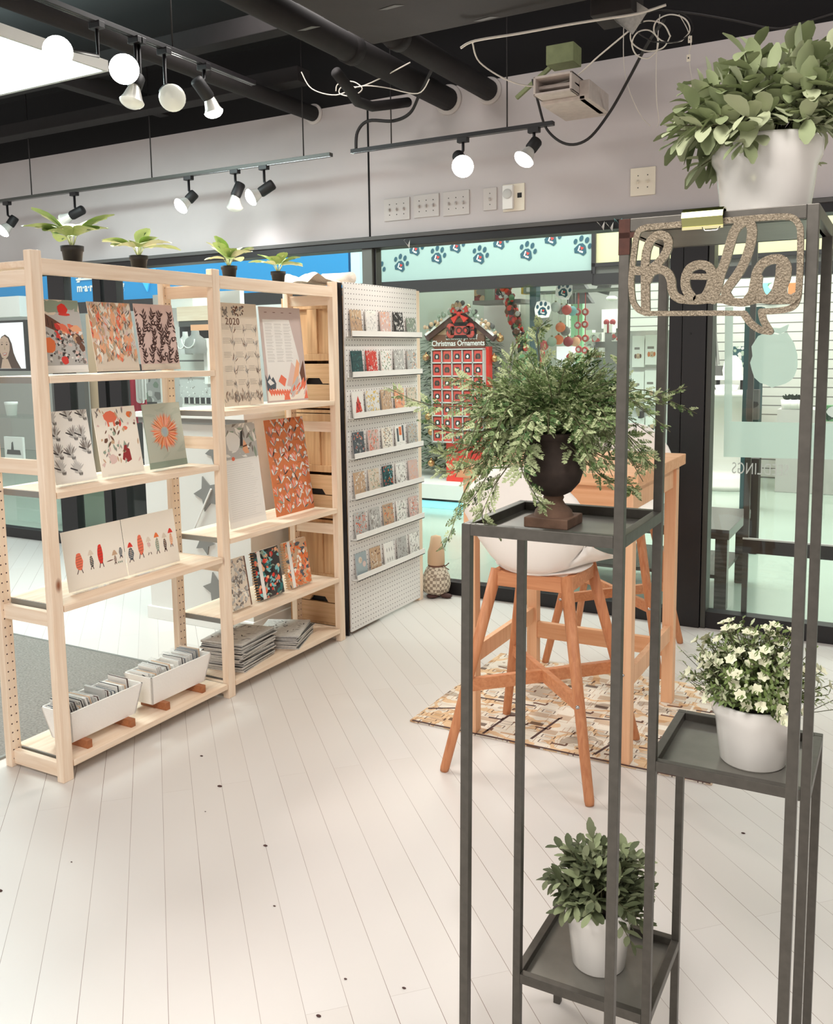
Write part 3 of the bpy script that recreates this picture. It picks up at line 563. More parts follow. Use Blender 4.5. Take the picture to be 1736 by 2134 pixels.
# ------------------------------------------------------------------ artwork drawn as coloured shapes on a sheet
class Sheet(MB):
    """Sheet in local coordinates: x along width, z up, front faces -y."""
    def __init__(s, w, h, base, th=.003, x0=None):
        super().__init__(base); s.w, s.h, s.k = w, h, 0; s.box((-w/2, 0, 0), (w/2, th, h))
    def d(s, pts, m):
        s.k += 1; y = -.00025-.000004*s.k
        W2 = s.w/2-.0005
        pts = [(max(-W2, min(W2, (u-.5)*s.w)), max(.0005, min(s.h-.0005, v*s.h))) for u, v in pts]
        s.flat(pts, y, m)
    def asp(s): return s.h/s.w
    def leaves(s, n, cols, l, wd, a=None, sp=.6, box=(0, 0, 1, 1)):
        A = s.asp()
        for i in range(n):
            x = rnd(box[0], box[2]); z = rnd(box[1], box[3]); an = (a+rnd(-sp, sp)) if a is not None else rnd(0, 2*PI)
            L = l*rnd(.7, 1.2); s.d([(p, x2) for p, x2 in [(q[0], z+(q[1]-z)/A) for q in leaf2(x, z, an, L, L*wd)]], random.choice(cols))
    def spots(s, n, cols, r, j=.3, box=(0, 0, 1, 1)):
        A = s.asp()
        for i in range(n):
            x = rnd(box[0], box[2]); z = rnd(box[1], box[3]); rr = r*rnd(.6, 1.3); s.d(blob2(x, z, rr, rr/A, 8, j), random.choice(cols))
    def stripe(s, x0, z0, x1, z1, w, m): s.d(line2(x0, z0, x1, z1, w), m)
    def rect(s, x0, z0, x1, z1, m): s.d([(x0, z0), (x1, z0), (x1, z1), (x0, z1)], m)
    def lines(s, x0, z0, x1, z1, n, m='softink', th=.004):
        for i in range(n):
            z = z1-(z1-z0)*(i+.5)/n; s.rect(x0, z, x0+(x1-x0)*rnd(.75, 1), z+th, m)
def stand_for(lab, w, h, y, z, lean, depth=-.10):
    t = thing('acrylic_stand', lab, 'display stand', (SX+depth, y, z), (0, 0, PI/2), 'clear acrylic stands on the shelves')
    b = MB('acrylic'); s, c = math.sin(lean), math.cos(lean)
    hb = min(h*.7, .16)
    b.prism([(-.02, .0005), (-.02, .02), (-.0185, .02), (-.0185, .002), (.0, .002), (s*hb+.0015, c*hb), (s*hb+.0035, c*hb), (.004, .0005)], -w/2*.9, w/2*.9, plane='yz'); b.build('easel', t)
    b = MB('acrylic'); b.prism([(.002, .001), (.075, .001), (s*hb*.9+.005, c*hb*.9)], -.001, .001, plane='yz'); b.build('strut', t)
def place(sheet, name, lab, cat, y, z, lean=.15, depth=-.10, grp=None, yaw=0, parts=None):
    o = thing(name, lab, cat, (SX+depth, y, z), (0, 0, PI/2+yaw), grp)
    s = sheet.build('printed_sheet'); s.parent = o; s.rotation_euler = (-lean, 0, 0); s.location = (0, -.004, .003)
    return o, s
def sleeve(s, w, h):
    b = MB('acrylic'); b.box((-w/2-.002, -.0022, -.001), (w/2+.002, -.0016, h+.002)); b.build('clear_sleeve', s)
mat('palegreen', (186, 190, 174), 0.8); mat('palegreen2', (178, 184, 168), 0.8)
random.seed(5)
# --- upper shelf, bay 1 (8x10 prints)
W8, H10 = .203, .254
s = Sheet(.172, H10, 'paper'); s.rect(0, .1, 1, 1, 'lgrey'); s.leaves(14, ['sage', 'beige'], .5, .5, .4, .3, (0, .78, 1, 1)); s.d([(0, .80), (.1, .82), (1.0, .48), (1.0, .40), (0, .66)], 'brown')
for i in range(9): s.stripe(.08+i*.1, .78-i*.036, .08+i*.1, .68-i*.036, .02, 'dbrown')
s.d(blob2(.58, .87, .13, .075, 12, .15), 'red'); s.d(blob2(.6, .80, .16, .02, 10, .2), 'red'); s.leaves(16, ['coral', 'red', 'peach'], .22, .6, -.6, .4, (.25, .5, .8, .68)); s.spots(200, ['lgrey', 'grey', 'softink', 'rose', 'lgrey', 'white', 'ink'], .03, .5, (0, .12, 1, .56)); s.d(blob2(.12, .37, .17, .11, 10, .1), 'orange'); s.d(blob2(.45, .17, .09, .06, 10, .1), 'red'); s.spots(10, ['brown', 'tan'], .06, .3, (.7, .3, 1, .5)); s.rect(0, 0, 1, .1, 'paper')
place(s, 'art_print', 'art print of a red-hatted scene with orange and grey blotches, beside the tall corner post', 'art print', 2.178, 1.391, grp='art prints on the top shelf')
s = Sheet(W8, H10, 'beige'); s.leaves(230, ['peach', 'tan', 'coral', 'peach', 'peach', 'cream', 'rose', 'tan'], .19, .42, PI/2, .5, (0, .1, 1, .95)); s.leaves(170, ['ink', 'sage', 'softink', 'brown', 'white', 'tan'], .10, .16, PI/2, .9, (0, .1, 1, .97)); s.rect(0, 0, 1, .1, 'beige')
place(s, 'art_print', 'art print packed with peach and tan tulips on the top shelf', 'art print', 2.405, 1.391, grp='art prints on the top shelf')
s = Sheet(W8, H10, 'rose')
for i in range(6):
    ph = rnd(0, 6); x = -.1+i*.2; z = .1; an = PI/2-.25+rnd(-.2, .2)
    for k in range(17):
        an = PI/2-.15+.45*math.sin(k*.55+ph); x2, z2 = x+.062*math.cos(an), z+.062*math.sin(an)/1.25
        if 0 < x < 1 and z < 1: s.stripe(x, z, x2, z2, .012, 'dbrown')
        for sg in (-1, 1):
            if rnd(0, 1) < .85: s.d([(p, z+(q-z)/1.25) for p, q in leaf2(x, z, an+sg*rnd(.55, .85), rnd(.09, .14), .034)], 'dbrown')
        x, z = x2, z2
for i in range(17): x, z = rnd(.05, .95), rnd(.15, .95); s.d(blob2(x, z, .05, .04, 9, .1), 'dbrown'); s.d(blob2(x+.01, z+.005, .022, .018, 7, .1), 'rose')
s.rect(0, 0, 1, .09, 'beige')
place(s, 'art_print', 'art print of dark brown vines and berries on pale pink', 'art print', 2.622, 1.391, grp='art prints on the top shelf', lean=.13)
# --- middle shelf, bay 1
s = Sheet(.178, H10, 'paper')
for i in range(11):
    x, z = ((i % 3)+.5)/3+rnd(-.08, .08), 1-((i//3)+.5)/4.2+rnd(-.03, .03)
    for k in range(8): s.d(leaf2(x, z, .5+k*.28, rnd(.14, .2), .03), random.choice(['lgrey', 'softink', 'lgrey']))
    s.d(blob2(x, z, .09, .03, 10, .2), 'lgrey')
    s.d([(x, z), (x-.08, z+.02), (x-.17, z+.05), (x-.16, z+.065), (x-.07, z+.04), (x, z+.02)], 'ink')
    for k in range(4): s.d(leaf2(x+.02+k*.03, z-.01, -1.2-.2*k, .06, .018), 'ink')
s.rect(0, 0, 1, .08, 'paper')
place(s, 'art_print', 'art print of flying grey cranes on white, middle shelf', 'art print', 2.185, 1.006, grp='art prints on the middle shelf')
s = Sheet(W8, H10, 'cream')
s.d(blob2(.38, .86, .16, .09, 9, .12), 'coral'); s.stripe(.30, .84, .32, .72, .04, 'coral'); s.stripe(.44, .84, .46, .72, .05, 'coral'); s.d(leaf2(.58, .70, 1.4, .12, .06), 'red'); s.d(blob2(.84, .88, .08, .05, 8, .2), 'orange'); s.d(blob2(.7, .68, .06, .03, 8, .2), 'coral')
s.d([(.52, .22), (.60, .42), (.72, .36), (.74, .2), (.64, .17)], 'red_dark'); s.d([(.59, .42), (.62, .5), (.68, .42)], 'sage'); s.d(blob2(.64, .4, .05, .03, 8, .1), 'red_dark')
s.leaves(46, ['tan', 'brown', 'softink', 'sage', 'tan', 'rose'], .12, .3, PI/2, .7, (.05, .13, .95, .95)); s.spots(22, ['tan', 'rose', 'brown', 'sage'], .035, .4, (.05, .12, .95, .9)); s.d(blob2(.3, .24, .09, .07, 9, .2), 'rose'); s.rect(0, 0, 1, .09, 'cream')
place(s, 'art_print', 'cream art print of little figures with a red elephant and a hooded gnome', 'art print', 2.402, 1.006, grp='art prints on the middle shelf')
s = Sheet(W8, H10, 'sage'); s.rect(0, .1, 1, 1, 'palegreen'); s.leaves(26, ['palegreen2', 'palegreen'], .3, .2, .2, .5, (0, .1, 1, .95))
for i in range(110):
    a = 2*PI*i/110; r0 = .09; L = rnd(.20, .31); x = .5+r0*math.cos(a); z = .55+r0*.8*math.sin(a); s.d([(p, z+(q-z)*.8) for p, q in leaf2(x, z, a, L, .022)], random.choice(['peach', 'coral', 'terracotta', 'peach', 'orange']))
for i in range(30): a = rnd(0, 2*PI); s.d([(p, .55+(q-.55)*.8) for p, q in leaf2(.5+.1*math.cos(a), .55+.1*math.sin(a), a, rnd(.26, .34), .006)], random.choice(['brown', 'cream']))
s.d([(.44, .62), (.5, .60), (.56, .62), (.56, .54), (.5, .47), (.44, .54)], 'bluegrey'); s.rect(0, 0, 1, .09, 'sage')
place(s, 'art_print', 'grey-green art print with an orange sunburst of petals', 'art print', 2.638, 1.006, grp='art prints on the middle shelf', lean=.13)
# --- third shelf: umbrella parade prints, landscape
def creature(s, x, z, m, h, wd, brolly=None):
    s.d(blob2(x, z+h*.55, wd, h*.42, 12, .1), m)
    for k in range(5): s.stripe(x-wd*.8, z+h*(.3+.12*k), x+wd*.8, z+h*(.33+.12*k), .006, 'brown' if m in ('coral', 'red') else 'cream')
    s.stripe(x-wd*.4, z+h*.2, x-wd*.9, z, .012, 'dbrown'); s.stripe(x+wd*.4, z+h*.2, x+wd*.7, z, .012, 'dbrown')
    if brolly: s.d([(x-.05+.1*t, z+h*1.02+.09*math.sin(PI*t)) for t in (0, .2, .4, .6, .8, 1)], brolly); s.stripe(x, z+h*.5, x, z+h*1.05, .006, 'tan')
s = Sheet(.272, .215, 'cream'); creature(s, .22, .26, 'coral', .36, .06); creature(s, .42, .28, 'ink', .24, .03, 'beige'); creature(s, .58, .27, 'red', .42, .045); s.d(leaf2(.66, .34, .1, .14, .02), 'brown'); creature(s, .82, .26, 'brown', .16, .02, 'tan')
for i in range(3): s.d(blob2(.87+.03*i, .28, .012, .02, 6), 'sage')
creature(s, .93, .34, 'slate', .2, .03)
place(s, 'art_print', 'landscape print of orange and black creatures walking in a row, left one', 'art print', 2.258, .618, lean=.13, grp='parade prints on the third shelf')
s = Sheet(.272, .215, 'cream'); creature(s, .09, .22, 'slate', .26, .05, 'red'); creature(s, .28, .24, 'coral', .44, .055); creature(s, .44, .26, 'cream', .24, .04, 'beige'); s.d(blob2(.44, .45, .04, .05, 8, .3), 'rose'); creature(s, .60, .24, 'sage', .3, .035, 'orange'); creature(s, .75, .24, 'dbrown', .26, .03, 'beige'); creature(s, .88, .3, 'peach', .26, .03, 'red')
place(s, 'art_print', 'landscape print of creatures carrying small umbrellas, right one', 'art print', 2.535, .618, lean=.13, grp='parade prints on the third shelf')
for k, (y, z, wd) in enumerate(((2.178, 1.385, .172), (2.405, 1.385, .2), (2.622, 1.385, .2), (2.185, 1.0, .178), (2.402, 1.0, .2), (2.638, 1.0, .2), (2.258, .612, .27), (2.535, .612, .27))):
    who = ['red-hatted scene', 'tulip', 'brown vine', 'crane', 'red elephant', 'orange sunburst', 'left creature parade', 'right creature parade'][k]
    stand_for('clear acrylic stand holding the %s print' % who, wd, .2, y, z, .15 if k not in (2, 5, 6, 7) else .13)
# --- calendars in bay 2
s = Sheet(.262, .445, 'beige')
s.spots(30, ['brown', 'softink'], .022, .4, (.35, .88, .65, .97)); s.spots(26, ['softink'], .018, .4, (.02, .86, .25, .96))
for r in range(6):
    for c in range(3):
        x, z = .08+c*.3, .82-r*.135
        s.lines(x, z-.08, x+.2, z-.02, 4, 'softink', .0022)
        for k in range(8): s.d(leaf2(x+.25+rnd(-.04, .04), z-.10+rnd(-.02, .03), PI/2+rnd(-1.2, 1.2), rnd(.04, .09), .009), random.choice(['softink', 'softink', 'brown', 'softink', 'lgrey']))
        s.stripe(x+.25, z-.14, x+.25+rnd(-.01, .01), z-.05, .004, 'softink')
s.leaves(60, ['softink', 'brown'], .09, .14, PI/2, .7, (.04, .03, .96, .12))
_, sh = place(s, 'wall_calendar', 'cream wall calendar with line-drawn plants, leftmost on the upper right shelf', 'calendar', 3.112, 1.222, lean=.06, grp='calendars on the upper shelf of the second bay')
text('lettering', '2020', .042, 'brown', sh, (-.085, -.0012, .352), extrude=.0003, spacing=1.15)
s = Sheet(.29, .44, 'pinktop')
s.rect(.06, .04, .86, .87, 'white'); s.d([(.70, .87), (.88, .87), (1, .2), (.99, .12)], 'pinktop')
for i in range(4): s.rect(.12+.2*i, .94, .18+.2*i, .946, 'brown')
for r in range(13):
    for c in range(3): s.lines(.1+c*.22, .42+r*.032, .28+c*.22, .445+r*.032, 2, 'softink', .002)
s.d([(0, .30), (.04, .24), (.10, .30), (.13, .24), (.18, .27), (.24, .20), (.22, .14), (.02, .13)], 'slate'); s.d([(.04, .22), (.10, .25), (.2, .2), (.1, .18)], 'white')
s.d([(.02, .12), (.3, .15), (.5, .09), (.75, .19), (.98, .16), (.98, .02), (.02, .02)], 'cream')
for i in range(9): s.stripe(.06+.06*i, .14-.003*i, .12+.06*i, .08, .04, 'coral')
s.d([(.3, .22), (.38, .29), (.5, .24), (.44, .16)], 'coral'); s.d([(.5, .17), (.66, .42), (.76, .35), (.62, .15)], 'rose'); s.d([(.62, .16), (.8, .45), (.86, .40), (.76, .14)], 'peach'); s.d([(.84, .30), (.96, .44), (.98, .2), (.9, .18)], 'brown'); s.leaves(16, ['coral', 'peach', 'rose', 'lgrey'], .2, .3, 1.0, .4, (.35, .03, .9, .14)); s.d([(.4, .02), (.55, .02), (.52, .09), (.42, .08)], 'coral'); s.d([(.9, .02), (1, .02), (.97, .12)], 'coral')
place(s, 'wall_calendar', 'pink-topped calendar with pink mountain scene, second on the upper right shelf', 'calendar', 3.43, 1.222, lean=.09, grp='calendars on the upper shelf of the second bay', yaw=-.06)
s = Sheet(.03, .40, 'bluegrey', th=.12); s.w = .03
for i in range(14): s.rect(0, .25+i*.045, 1, .268+i*.045, random.choice(['slate', 'white', 'aqua', 'white']))
s.rect(0, .87, 1, .95, 'crimson'); s.rect(0, .0, 1, .2, 'ink')
place(s, 'wall_calendar', 'narrow edge of calendars standing between the two upper calendars', 'calendar', 3.258, 1.222, lean=.06, depth=-.13, grp='calendars on the upper shelf of the second bay')
s = Sheet(.248, .455, 'paper'); s.rect(0, .66, 1, 1, 'lgrey'); s.leaves(60, ['lgrey', 'sage', 'softink', 'paper'], .2, .3, None, .5, (0, .7, 1, 1)); s.d(blob2(.35, .82, .2, .1, 10, .2), 'white'); s.d([(.52, .78), (.58, .92), (.64, .93), (.62, .84), (.6, .78)], 'ink'); s.d([(.58, .74), (.64, .84), (.70, .80), (.76, .70), (.64, .70)], 'peach'); s.stripe(.60, .77, .72, .78, .015, 'brown'); s.d(blob2(.3, .665, .045, .02, 10), 'coral'); s.rect(.02, .06, .98, .64, 'white'); s.lines(.08, .08, .92, .62, 26, 'lgrey', .002)
place(s, 'wall_calendar', 'white calendar with a small figure at its top, left of the orange calendar', 'calendar', 3.112, .688, lean=.12, grp='calendars on the second shelf of the second bay')
s = Sheet(.30, .455, 'terracotta')
for r in range(10):
    for c in range(5):
        x, z = .1+c*.22+(.11 if r % 2 else 0)+rnd(-.04, .04), .04+r*.10+rnd(-.025, .025); a0 = PI/2+rnd(-.5, .5)
        if rnd(0, 1) < .72:
            for k in range(5): s.d([(p, z+(q-z)/1.5) for p, q in leaf2(x, z, a0+(-.36+.18*k), .15, .035)], ['coral', 'peach', 'coral', 'rose', 'coral'][k])
        for sg in (-1, 1):
            for k in range(2): s.d([(p, z+(q-z)/1.5) for p, q in leaf2(x+rnd(-.02, .02), z-.02, a0+sg*rnd(.5, .8), rnd(.10, .17), .02)], random.choice(['ink', 'lgrey', 'white', 'softink', 'sage']))
        s.d(blob2(x+.09, z+.05, .035, .02, 7, .4), 'white'); s.d(blob2(x+.095, z+.055, .006, .004, 5), 'ink'); s.d(blob2(x-.08, z+.04, .02, .012, 6, .4), random.choice(['rose', 'peach', 'white']))
for r in range(14): s.stripe(.1+.2*(r % 4), .1+r*.06, .2+.2*(r % 4), .101+r*.06, .003, 'brown')
place(s, 'wall_calendar', 'orange calendar patterned with coral tulips, right on the second shelf', 'calendar', 3.462, .688, lean=.13, grp='calendars on the second shelf of the second bay')
# --- spiral notebooks, third shelf of bay 2
def notebook(lab, y, w, h, bg, cols, ink, strip=True, spiral=True, yaw=0):
    s = Sheet(w, h, bg, th=.016); s.leaves(90, cols, .24, .4, None, .5); s.spots(34, ink, .055, .3); s.leaves(40, cols, .14, .3, None, .5)
    if strip: s.rect(.14, 0, .27, 1, 'white')
    o, sh = place(s, 'spiral_notebook' if spiral else 'sketchbook', lab, 'notebook', y, .334, lean=.16, depth=-.075, grp='notebooks on the third shelf of the second bay', yaw=yaw)
    if spiral:
        b = MB('bulb_gold')
        for i in range(18):
            z = h*(i+.5)/18; b.tube([(-w/2+.008*math.cos(a)-.002, .008+.013*math.sin(a), z) for a in [j*PI/4 for j in range(9)]], .0014, n=5, caps=False)
        b.build('spiral_binding', sh)
    else:
        b = MB('brown'); b.box((w/2-.006, -.001, 0), (w/2+.001, .017, h)); b.build('spine_edge', sh)
    b = MB('paper'); b.box((-w/2+.002, .002, .002), (w/2-.003, .014, h+.0005)); b.build('pages', sh)
notebook('pale notebook with line-drawn plants, nearest the middle post', 3.012, .135, .222, 'beige', ['lgrey', 'softink', 'cream'], ['softink', 'lgrey', 'beige'], False, False)
notebook('dark spiral notebook with coral roses and a white band', 3.228, .182, .222, 'ink', ['teal', 'sage', 'black', 'ink', 'aqua'], ['coral', 'red', 'peach', 'coral'])
notebook('orange floral spiral notebook at the right end of the row', 3.452, .178, .222, 'tan', ['peach', 'orange', 'slate', 'terracotta'], ['coral', 'cream', 'orange'])
for k, (y, wd) in enumerate(((3.012, .12), (3.228, .16), (3.452, .16))): stand_for('clear acrylic stand under the %s notebook' % ['pale plant', 'dark rose', 'orange floral'][k], wd, .2, y, .330, .16, depth=-.075)
# --- paper stacks on the bottom shelf of bay 2
random.seed(11)
def stack(x, y, z0, n, w, l, th, lab, grp, rot0):
    z = z0
    for i in range(n):
        b = MB('paperedge'); b.box((-w/2, -l/2, 0), (w/2, l/2, th*.74)); b.box((-w/2+.001, -l/2+.001, th*.74), (w/2-.001, l/2-.001, th*.98), 'dgrey' if i < n-1 else 'paperedge') 
        if i == n-1:
            for k in range(50): 
                px, py = rnd(-w/2+.02, w/2-.02), rnd(-l/2+.02, l/2-.02); lf = leaf2(px, py, rnd(0, 6), .03, .006); b.add([(max(-w/2, min(w/2, a)), max(-l/2, min(l/2, c)), th*.98+.0003) for a, c in lf], [tuple(range(8))], random.choice(['softink', 'ink', 'lgrey']))
        o = b.build('magazine'); o.location = (x+rnd(-.008, .008), y+rnd(-.008, .008), z); o.rotation_euler = (0, 0, rot0+rnd(-.07, .07)); z += th
        tag(o, lab if i < n-1 else lab.replace('lying in', 'on top of'), 'magazine', grp)
stack(SX-.15, 3.07, .0665, 19, .215, .27, .0068, 'thin grey patterned magazine lying in the tall stack behind the middle post', 'magazines in the tall stack', .12)
stack(SX-.15, 3.40, .0665, 9, .215, .27, .0068, 'thin pale magazine lying in the low stack at the right of the bottom shelf', 'magazines in the low stack', .35)
# --- white planter boxes of packaged cards, bottom shelf of bay 1
def planter(y0, y1, lab, pos):
    L = y1-y0; yc = (y0+y1)/2; z = .066+.030
    t = thing('card_box', lab, 'box', (SX-.115, yc, .066), (0, 0, PI/2), 'white card boxes on the bottom shelf')
    w0, w1, H = .052, .075, .118; l0, l1 = L/2-.022, L/2
    for s in (-1, 1):   # long sides lean outward
        b = MB('box_white'); b.prism([(s*w0, .03), (s*(w0-.006), .03), (s*(w1-.006), .03+H), (s*w1, .03+H)], -l1, l1, plane='yz'); 
        vs = []
        for (x, yy, zz) in b.v:
            k = (zz-.03)/H; f = (l0+(l1-l0)*k)/l1; vs.append((x*f, yy, zz))
        b.v = vs; b.build('side_panel', t)
        b = MB('box_white'); b.add([(s*l0, -w0, .03), (s*l0, w0, .03), (s*l1, w1, .03+H), (s*l1, -w1, .03+H), (s*(l0-.006), -w0, .03), (s*(l0-.006), w0, .03), (s*(l1-.006), w1, .03+H), (s*(l1-.006), -w1, .03+H)], [(0, 1, 2, 3), (7, 6, 5, 4), (0, 4, 5, 1), (1, 5, 6, 2), (2, 6, 7, 3), (3, 7, 4, 0)]); b.build('end_panel', t)
    b = MB('box_white'); b.box((-l0, -w0, .03), (l0, w0, .036)); b.build('bottom', t)
    for s in (-1, 1):
        b = MB('block_brown'); b.box((s*L*.30-.011, -.088, .0), (s*L*.30+.011, .05, .03)); b.build('foot', t, bevel=.002)
    n = 17
    for i in range(n):
        y = yc-L/2+.035+(L-.08)*i/(n-1); h = .095+rnd(-.01, .02)
        s = Sheet(.10, h, random.choice(['paper', 'white', 'lgrey', 'paper']), th=.010)
        if i < 7: s.leaves(16, ['softink', 'lgrey', 'ink', 'paper'], .2, .3)
        else: s.box((-.05, -.0006, 0), (.05, .0, h), None)
        bandm = random.choice(['ink', 'dbrown', 'lgrey', 'tan', 'slate', 'paper']); s.box((-.0505, .002, .0), (.0505, .0075, h+.0006), bandm)
        o = s.build('card_pack'); o.location = (SX-.115, y, .105+.024); o.rotation_euler = (.30 if i < 9 else .1, 0, rnd(-.04, .04))
        tag(o, 'clear-wrapped pack of note cards standing in the %s white box' % pos, 'card pack', 'card packs in the %s box' % pos)
        b = MB('acrylic'); b.box((-.053, -.0012, 0), (.053, .0115, h+.012)); b.build('wrapper', o)
random.seed(3)
planter(2.045, 2.385, 'white tapered card box on brown feet, nearest the front corner', 'nearest')
planter(2.43, 2.77, 'white tapered card box on brown feet, beside the middle post', 'farther')

# --- cards on the pegboard
random.seed(21)
cards = [
 [('tan', ['brown', 'ink', 'beige'], 'brown sketched'), ('paper', ['lgrey', 'paper'], 'plain white'), ('rose', ['peach', 'paper'], 'blush pink'), ('ink', ['lgrey', 'black', 'paper'], 'black patterned'), ('sage', ['lgrey', 'slate', 'paper'], 'grey-green hill')],
 [('dteal', ['teal', 'dteal'], 'dark teal'), ('red', ['paper', 'red_dark', 'rose'], 'red and white floral'), ('paper', ['sage', 'peach', 'green_mid'], 'green leafy'), ('lgrey', ['paper', 'softink'], 'grey bird'), ('lgrey', ['peach', 'ink', 'paper'], 'grey figure')],
 [('paper', ['paper'], 'red triangular figure'), ('white', ['yellow', 'lgrey'], 'white open'), ('tan', ['beige', 'ink'], 'tan'), ('peach', ['coral', 'paper', 'slate'], 'coral floral'), ('beige', ['sage', 'tan'], 'beige leafy')],
 [('slate', ['ink', 'lgrey', 'coral'], 'dark navy floral'), ('rose', ['red', 'coral', 'sage'], 'red berry'), ('cream', ['tan', 'softink'], 'cream sketched'), ('paper', ['slate', 'orange', 'ink'], 'blue and orange block'), ('lgrey', ['ink', 'brown'], 'grey with brown bird')],
 [('tan', ['ink', 'paper', 'brown'], 'brown landscape'), ('beige', ['tan', 'sage', 'brown'], 'beige blossom'), ('dteal', ['red', 'orange', 'aqua', 'teal'], 'dark mushroom'), ('paper', ['softink', 'lgrey'], 'grey speckled'), ('rose', ['peach', 'rose'], 'plain blush')],
 [('lgrey', ['coral', 'ink', 'red'], 'pink and red village'), ('lgrey', ['softink', 'ink', 'paper'], 'grey tangled'), ('tan', ['orange', 'ink', 'slate'], 'orange arched'), ('paper', ['softink', 'sage'], 'white leafy'), ('rose', ['red_dark', 'ink', 'paper'], 'dark red blossom')],
 [('bluegrey', ['bluegrey'], 'blue-grey'), ('tan', ['brown', 'dbrown', 'beige'], 'brown lettered'), ('paper', ['ink', 'paper'], 'white with tall figures'), ('lgrey', ['softink', 'lgrey'], 'pale grey'), ('paper', ['ink', 'slate', 'lgrey'], 'black and white leafy')]]
rowname = ['top ledge', 'second ledge', 'third ledge', 'middle ledge', 'fifth ledge', 'sixth ledge', 'lowest ledge']
for r, row in enumerate(cards):
    for c, (bg, cols, desc) in enumerate(row):
        y = PY0+.088+c*.141; w, h = .098, .132
        if (r, c) == (0, 4): h = .105
        if (r, c) == (2, 1): w = .125
        s = Sheet(w, h, bg, th=.006)
        if (r, c) == (2, 0): s.d([(.2, .2), (.3, .55), (.5, .85), (.66, .6), (.82, .25)], 'red'); s.spots(12, ['coral', 'red_dark'], .07, .3, (.3, .25, .7, .6))
        elif (r, c) == (6, 0): s.d(blob2(.38, .72, .18, .13, 12), 'beige'); s.d(blob2(.74, .52, .16, .12, 12), 'rose'); s.spots(8, ['tan'], .03, .2, (.28, .62, .48, .8))
        elif (r, c) == (6, 2):
            for k in range(6): s.d(leaf2(.25+.25*(k % 3), .2+.4*(k//3), PI/2, .2, .05), 'ink')
        elif (r, c) == (3, 3): s.rect(.1, .35, .3, .9, 'slate'); s.rect(.7, .35, .9, 1, 'slate'); s.rect(.36, .6, .64, .95, 'orange'); s.leaves(8, ['ink'], .1, .2, 0, .3, (.3, .1, .7, .3))
        else: cc = [{'ink': 'softink', 'brown': 'tan', 'dbrown': 'brown', 'red': 'coral', 'red_dark': 'coral', 'slate': 'grey'}.get(k, k) if (r, c) not in ((1, 1), (4, 2), (0, 3), (3, 0)) else k for k in cols]+[bg]; s.leaves(60, cc, .2, .3, None if (r+c) % 2 else 1.2, .8); s.spots(26, cc, .045, .4)
        o = thing('greeting_card', '%s greeting card on the pegboard, %s, %s from its left end' % (desc, rowname[r], ['first', 'second', 'third', 'fourth', 'last'][c]), 'greeting card', (SX+.018, y, ledges[r]-.002), (0, 0, PI/2), 'greeting cards on the pegboard')
        q = s.build('printed_front', o, rot=(-.09, 0, 0), loc=(0, -.003, 0)); b = MB('acrylic'); b.box((-w/2-.001, -.0016, 0), (w/2+.001, -.0011, h+.002)); b.build('clear_sleeve', q)
        b = MB('paper'); b.box((-w/2+.002, .0065, 0), (w/2-.001, .0085, h-.004)); b.build('envelope', q)

# ------------------------------------------------------------------ nested steel plant stand (2 x 2 cells, four heights)
GX, GY, GS, GSY, GT, GROT = -.643, 1.276, .255, .244, .0155, .009; KX, KY = -.004, .037
ZT, Z2, Z3, ZL = 1.639, 1.167, .716, .229
def gp(a, c, z): return Vector((GX+a*math.cos(GROT)-c*math.sin(GROT)+KX*z, GY+a*math.sin(GROT)+c*math.cos(GROT)+KY*z, z))
stand = thing('plant_stand', 'tall dark steel plant stand with four trays at stepped heights', 'plant stand', (GX, GY, 0))
def gbox(a0, c0, z0, a1, c1, z1):
    return [gp(a, c, z) for z in (z0, z1) for a, c in ((a0, c0), (a1, c0), (a1, c1), (a0, c1))]
BF = [(0, 3, 2, 1), (4, 5, 6, 7), (0, 1, 5, 4), (1, 2, 6, 5), (2, 3, 7, 6), (3, 0, 4, 7)]
post_h = {(0, 0): Z2, (1, 0): ZT, (2, 0): ZT, (0, 1): Z2, (1, 1): ZT, (2, 1): ZT, (0, 2): ZL, (1, 2): Z3, (2, 2): Z3}
for (i, j), h in post_h.items():
    b = MB('steel_dark'); b.add(gbox(i*GS, j*GSY, 0, i*GS+GT, j*GSY+GT, h), BF); b.build('leg', stand, world=True, bevel=.0012)
def tray(i, j, z):
    a0, c0, a1, c1 = i*GS, j*GSY, (i+1)*GS+GT, (j+1)*GSY+GT; q = GT
    b = MB('steel_dark')
    for A in ((a0+q, c0, a1-q, c0+q), (a0+q, c1-q, a1-q, c1), (a0, c0+q, a0+q, c1-q), (a1-q, c0+q, a1, c1-q)): b.add(gbox(A[0], A[1], z-.019, A[2], A[3], z), BF)
    f = b.build('tray_frame', stand, world=True, bevel=.0012)
    b = MB('steel_tray'); b.add(gbox(a0+q*.6, c0+q*.6, z-.019, a1-q*.6, c1-q*.6, z-.015), BF); b.build('tray_sheet', stand, world=True)
tray(0, 0, Z2); tray(1, 0, ZT); tray(1, 1, Z3); tray(0, 1, ZL)
b = MB('rust'); b.add(gbox(GS-.0006, -.0006, ZT-.052, GS+GT+.0006, .004, ZT-.0005), BF); b.add(gbox(GS-.0006, -.0006, ZT-.028, GS+GT*2, .001, ZT-.02), BF); b.build('rust_patch', stand, world=True)

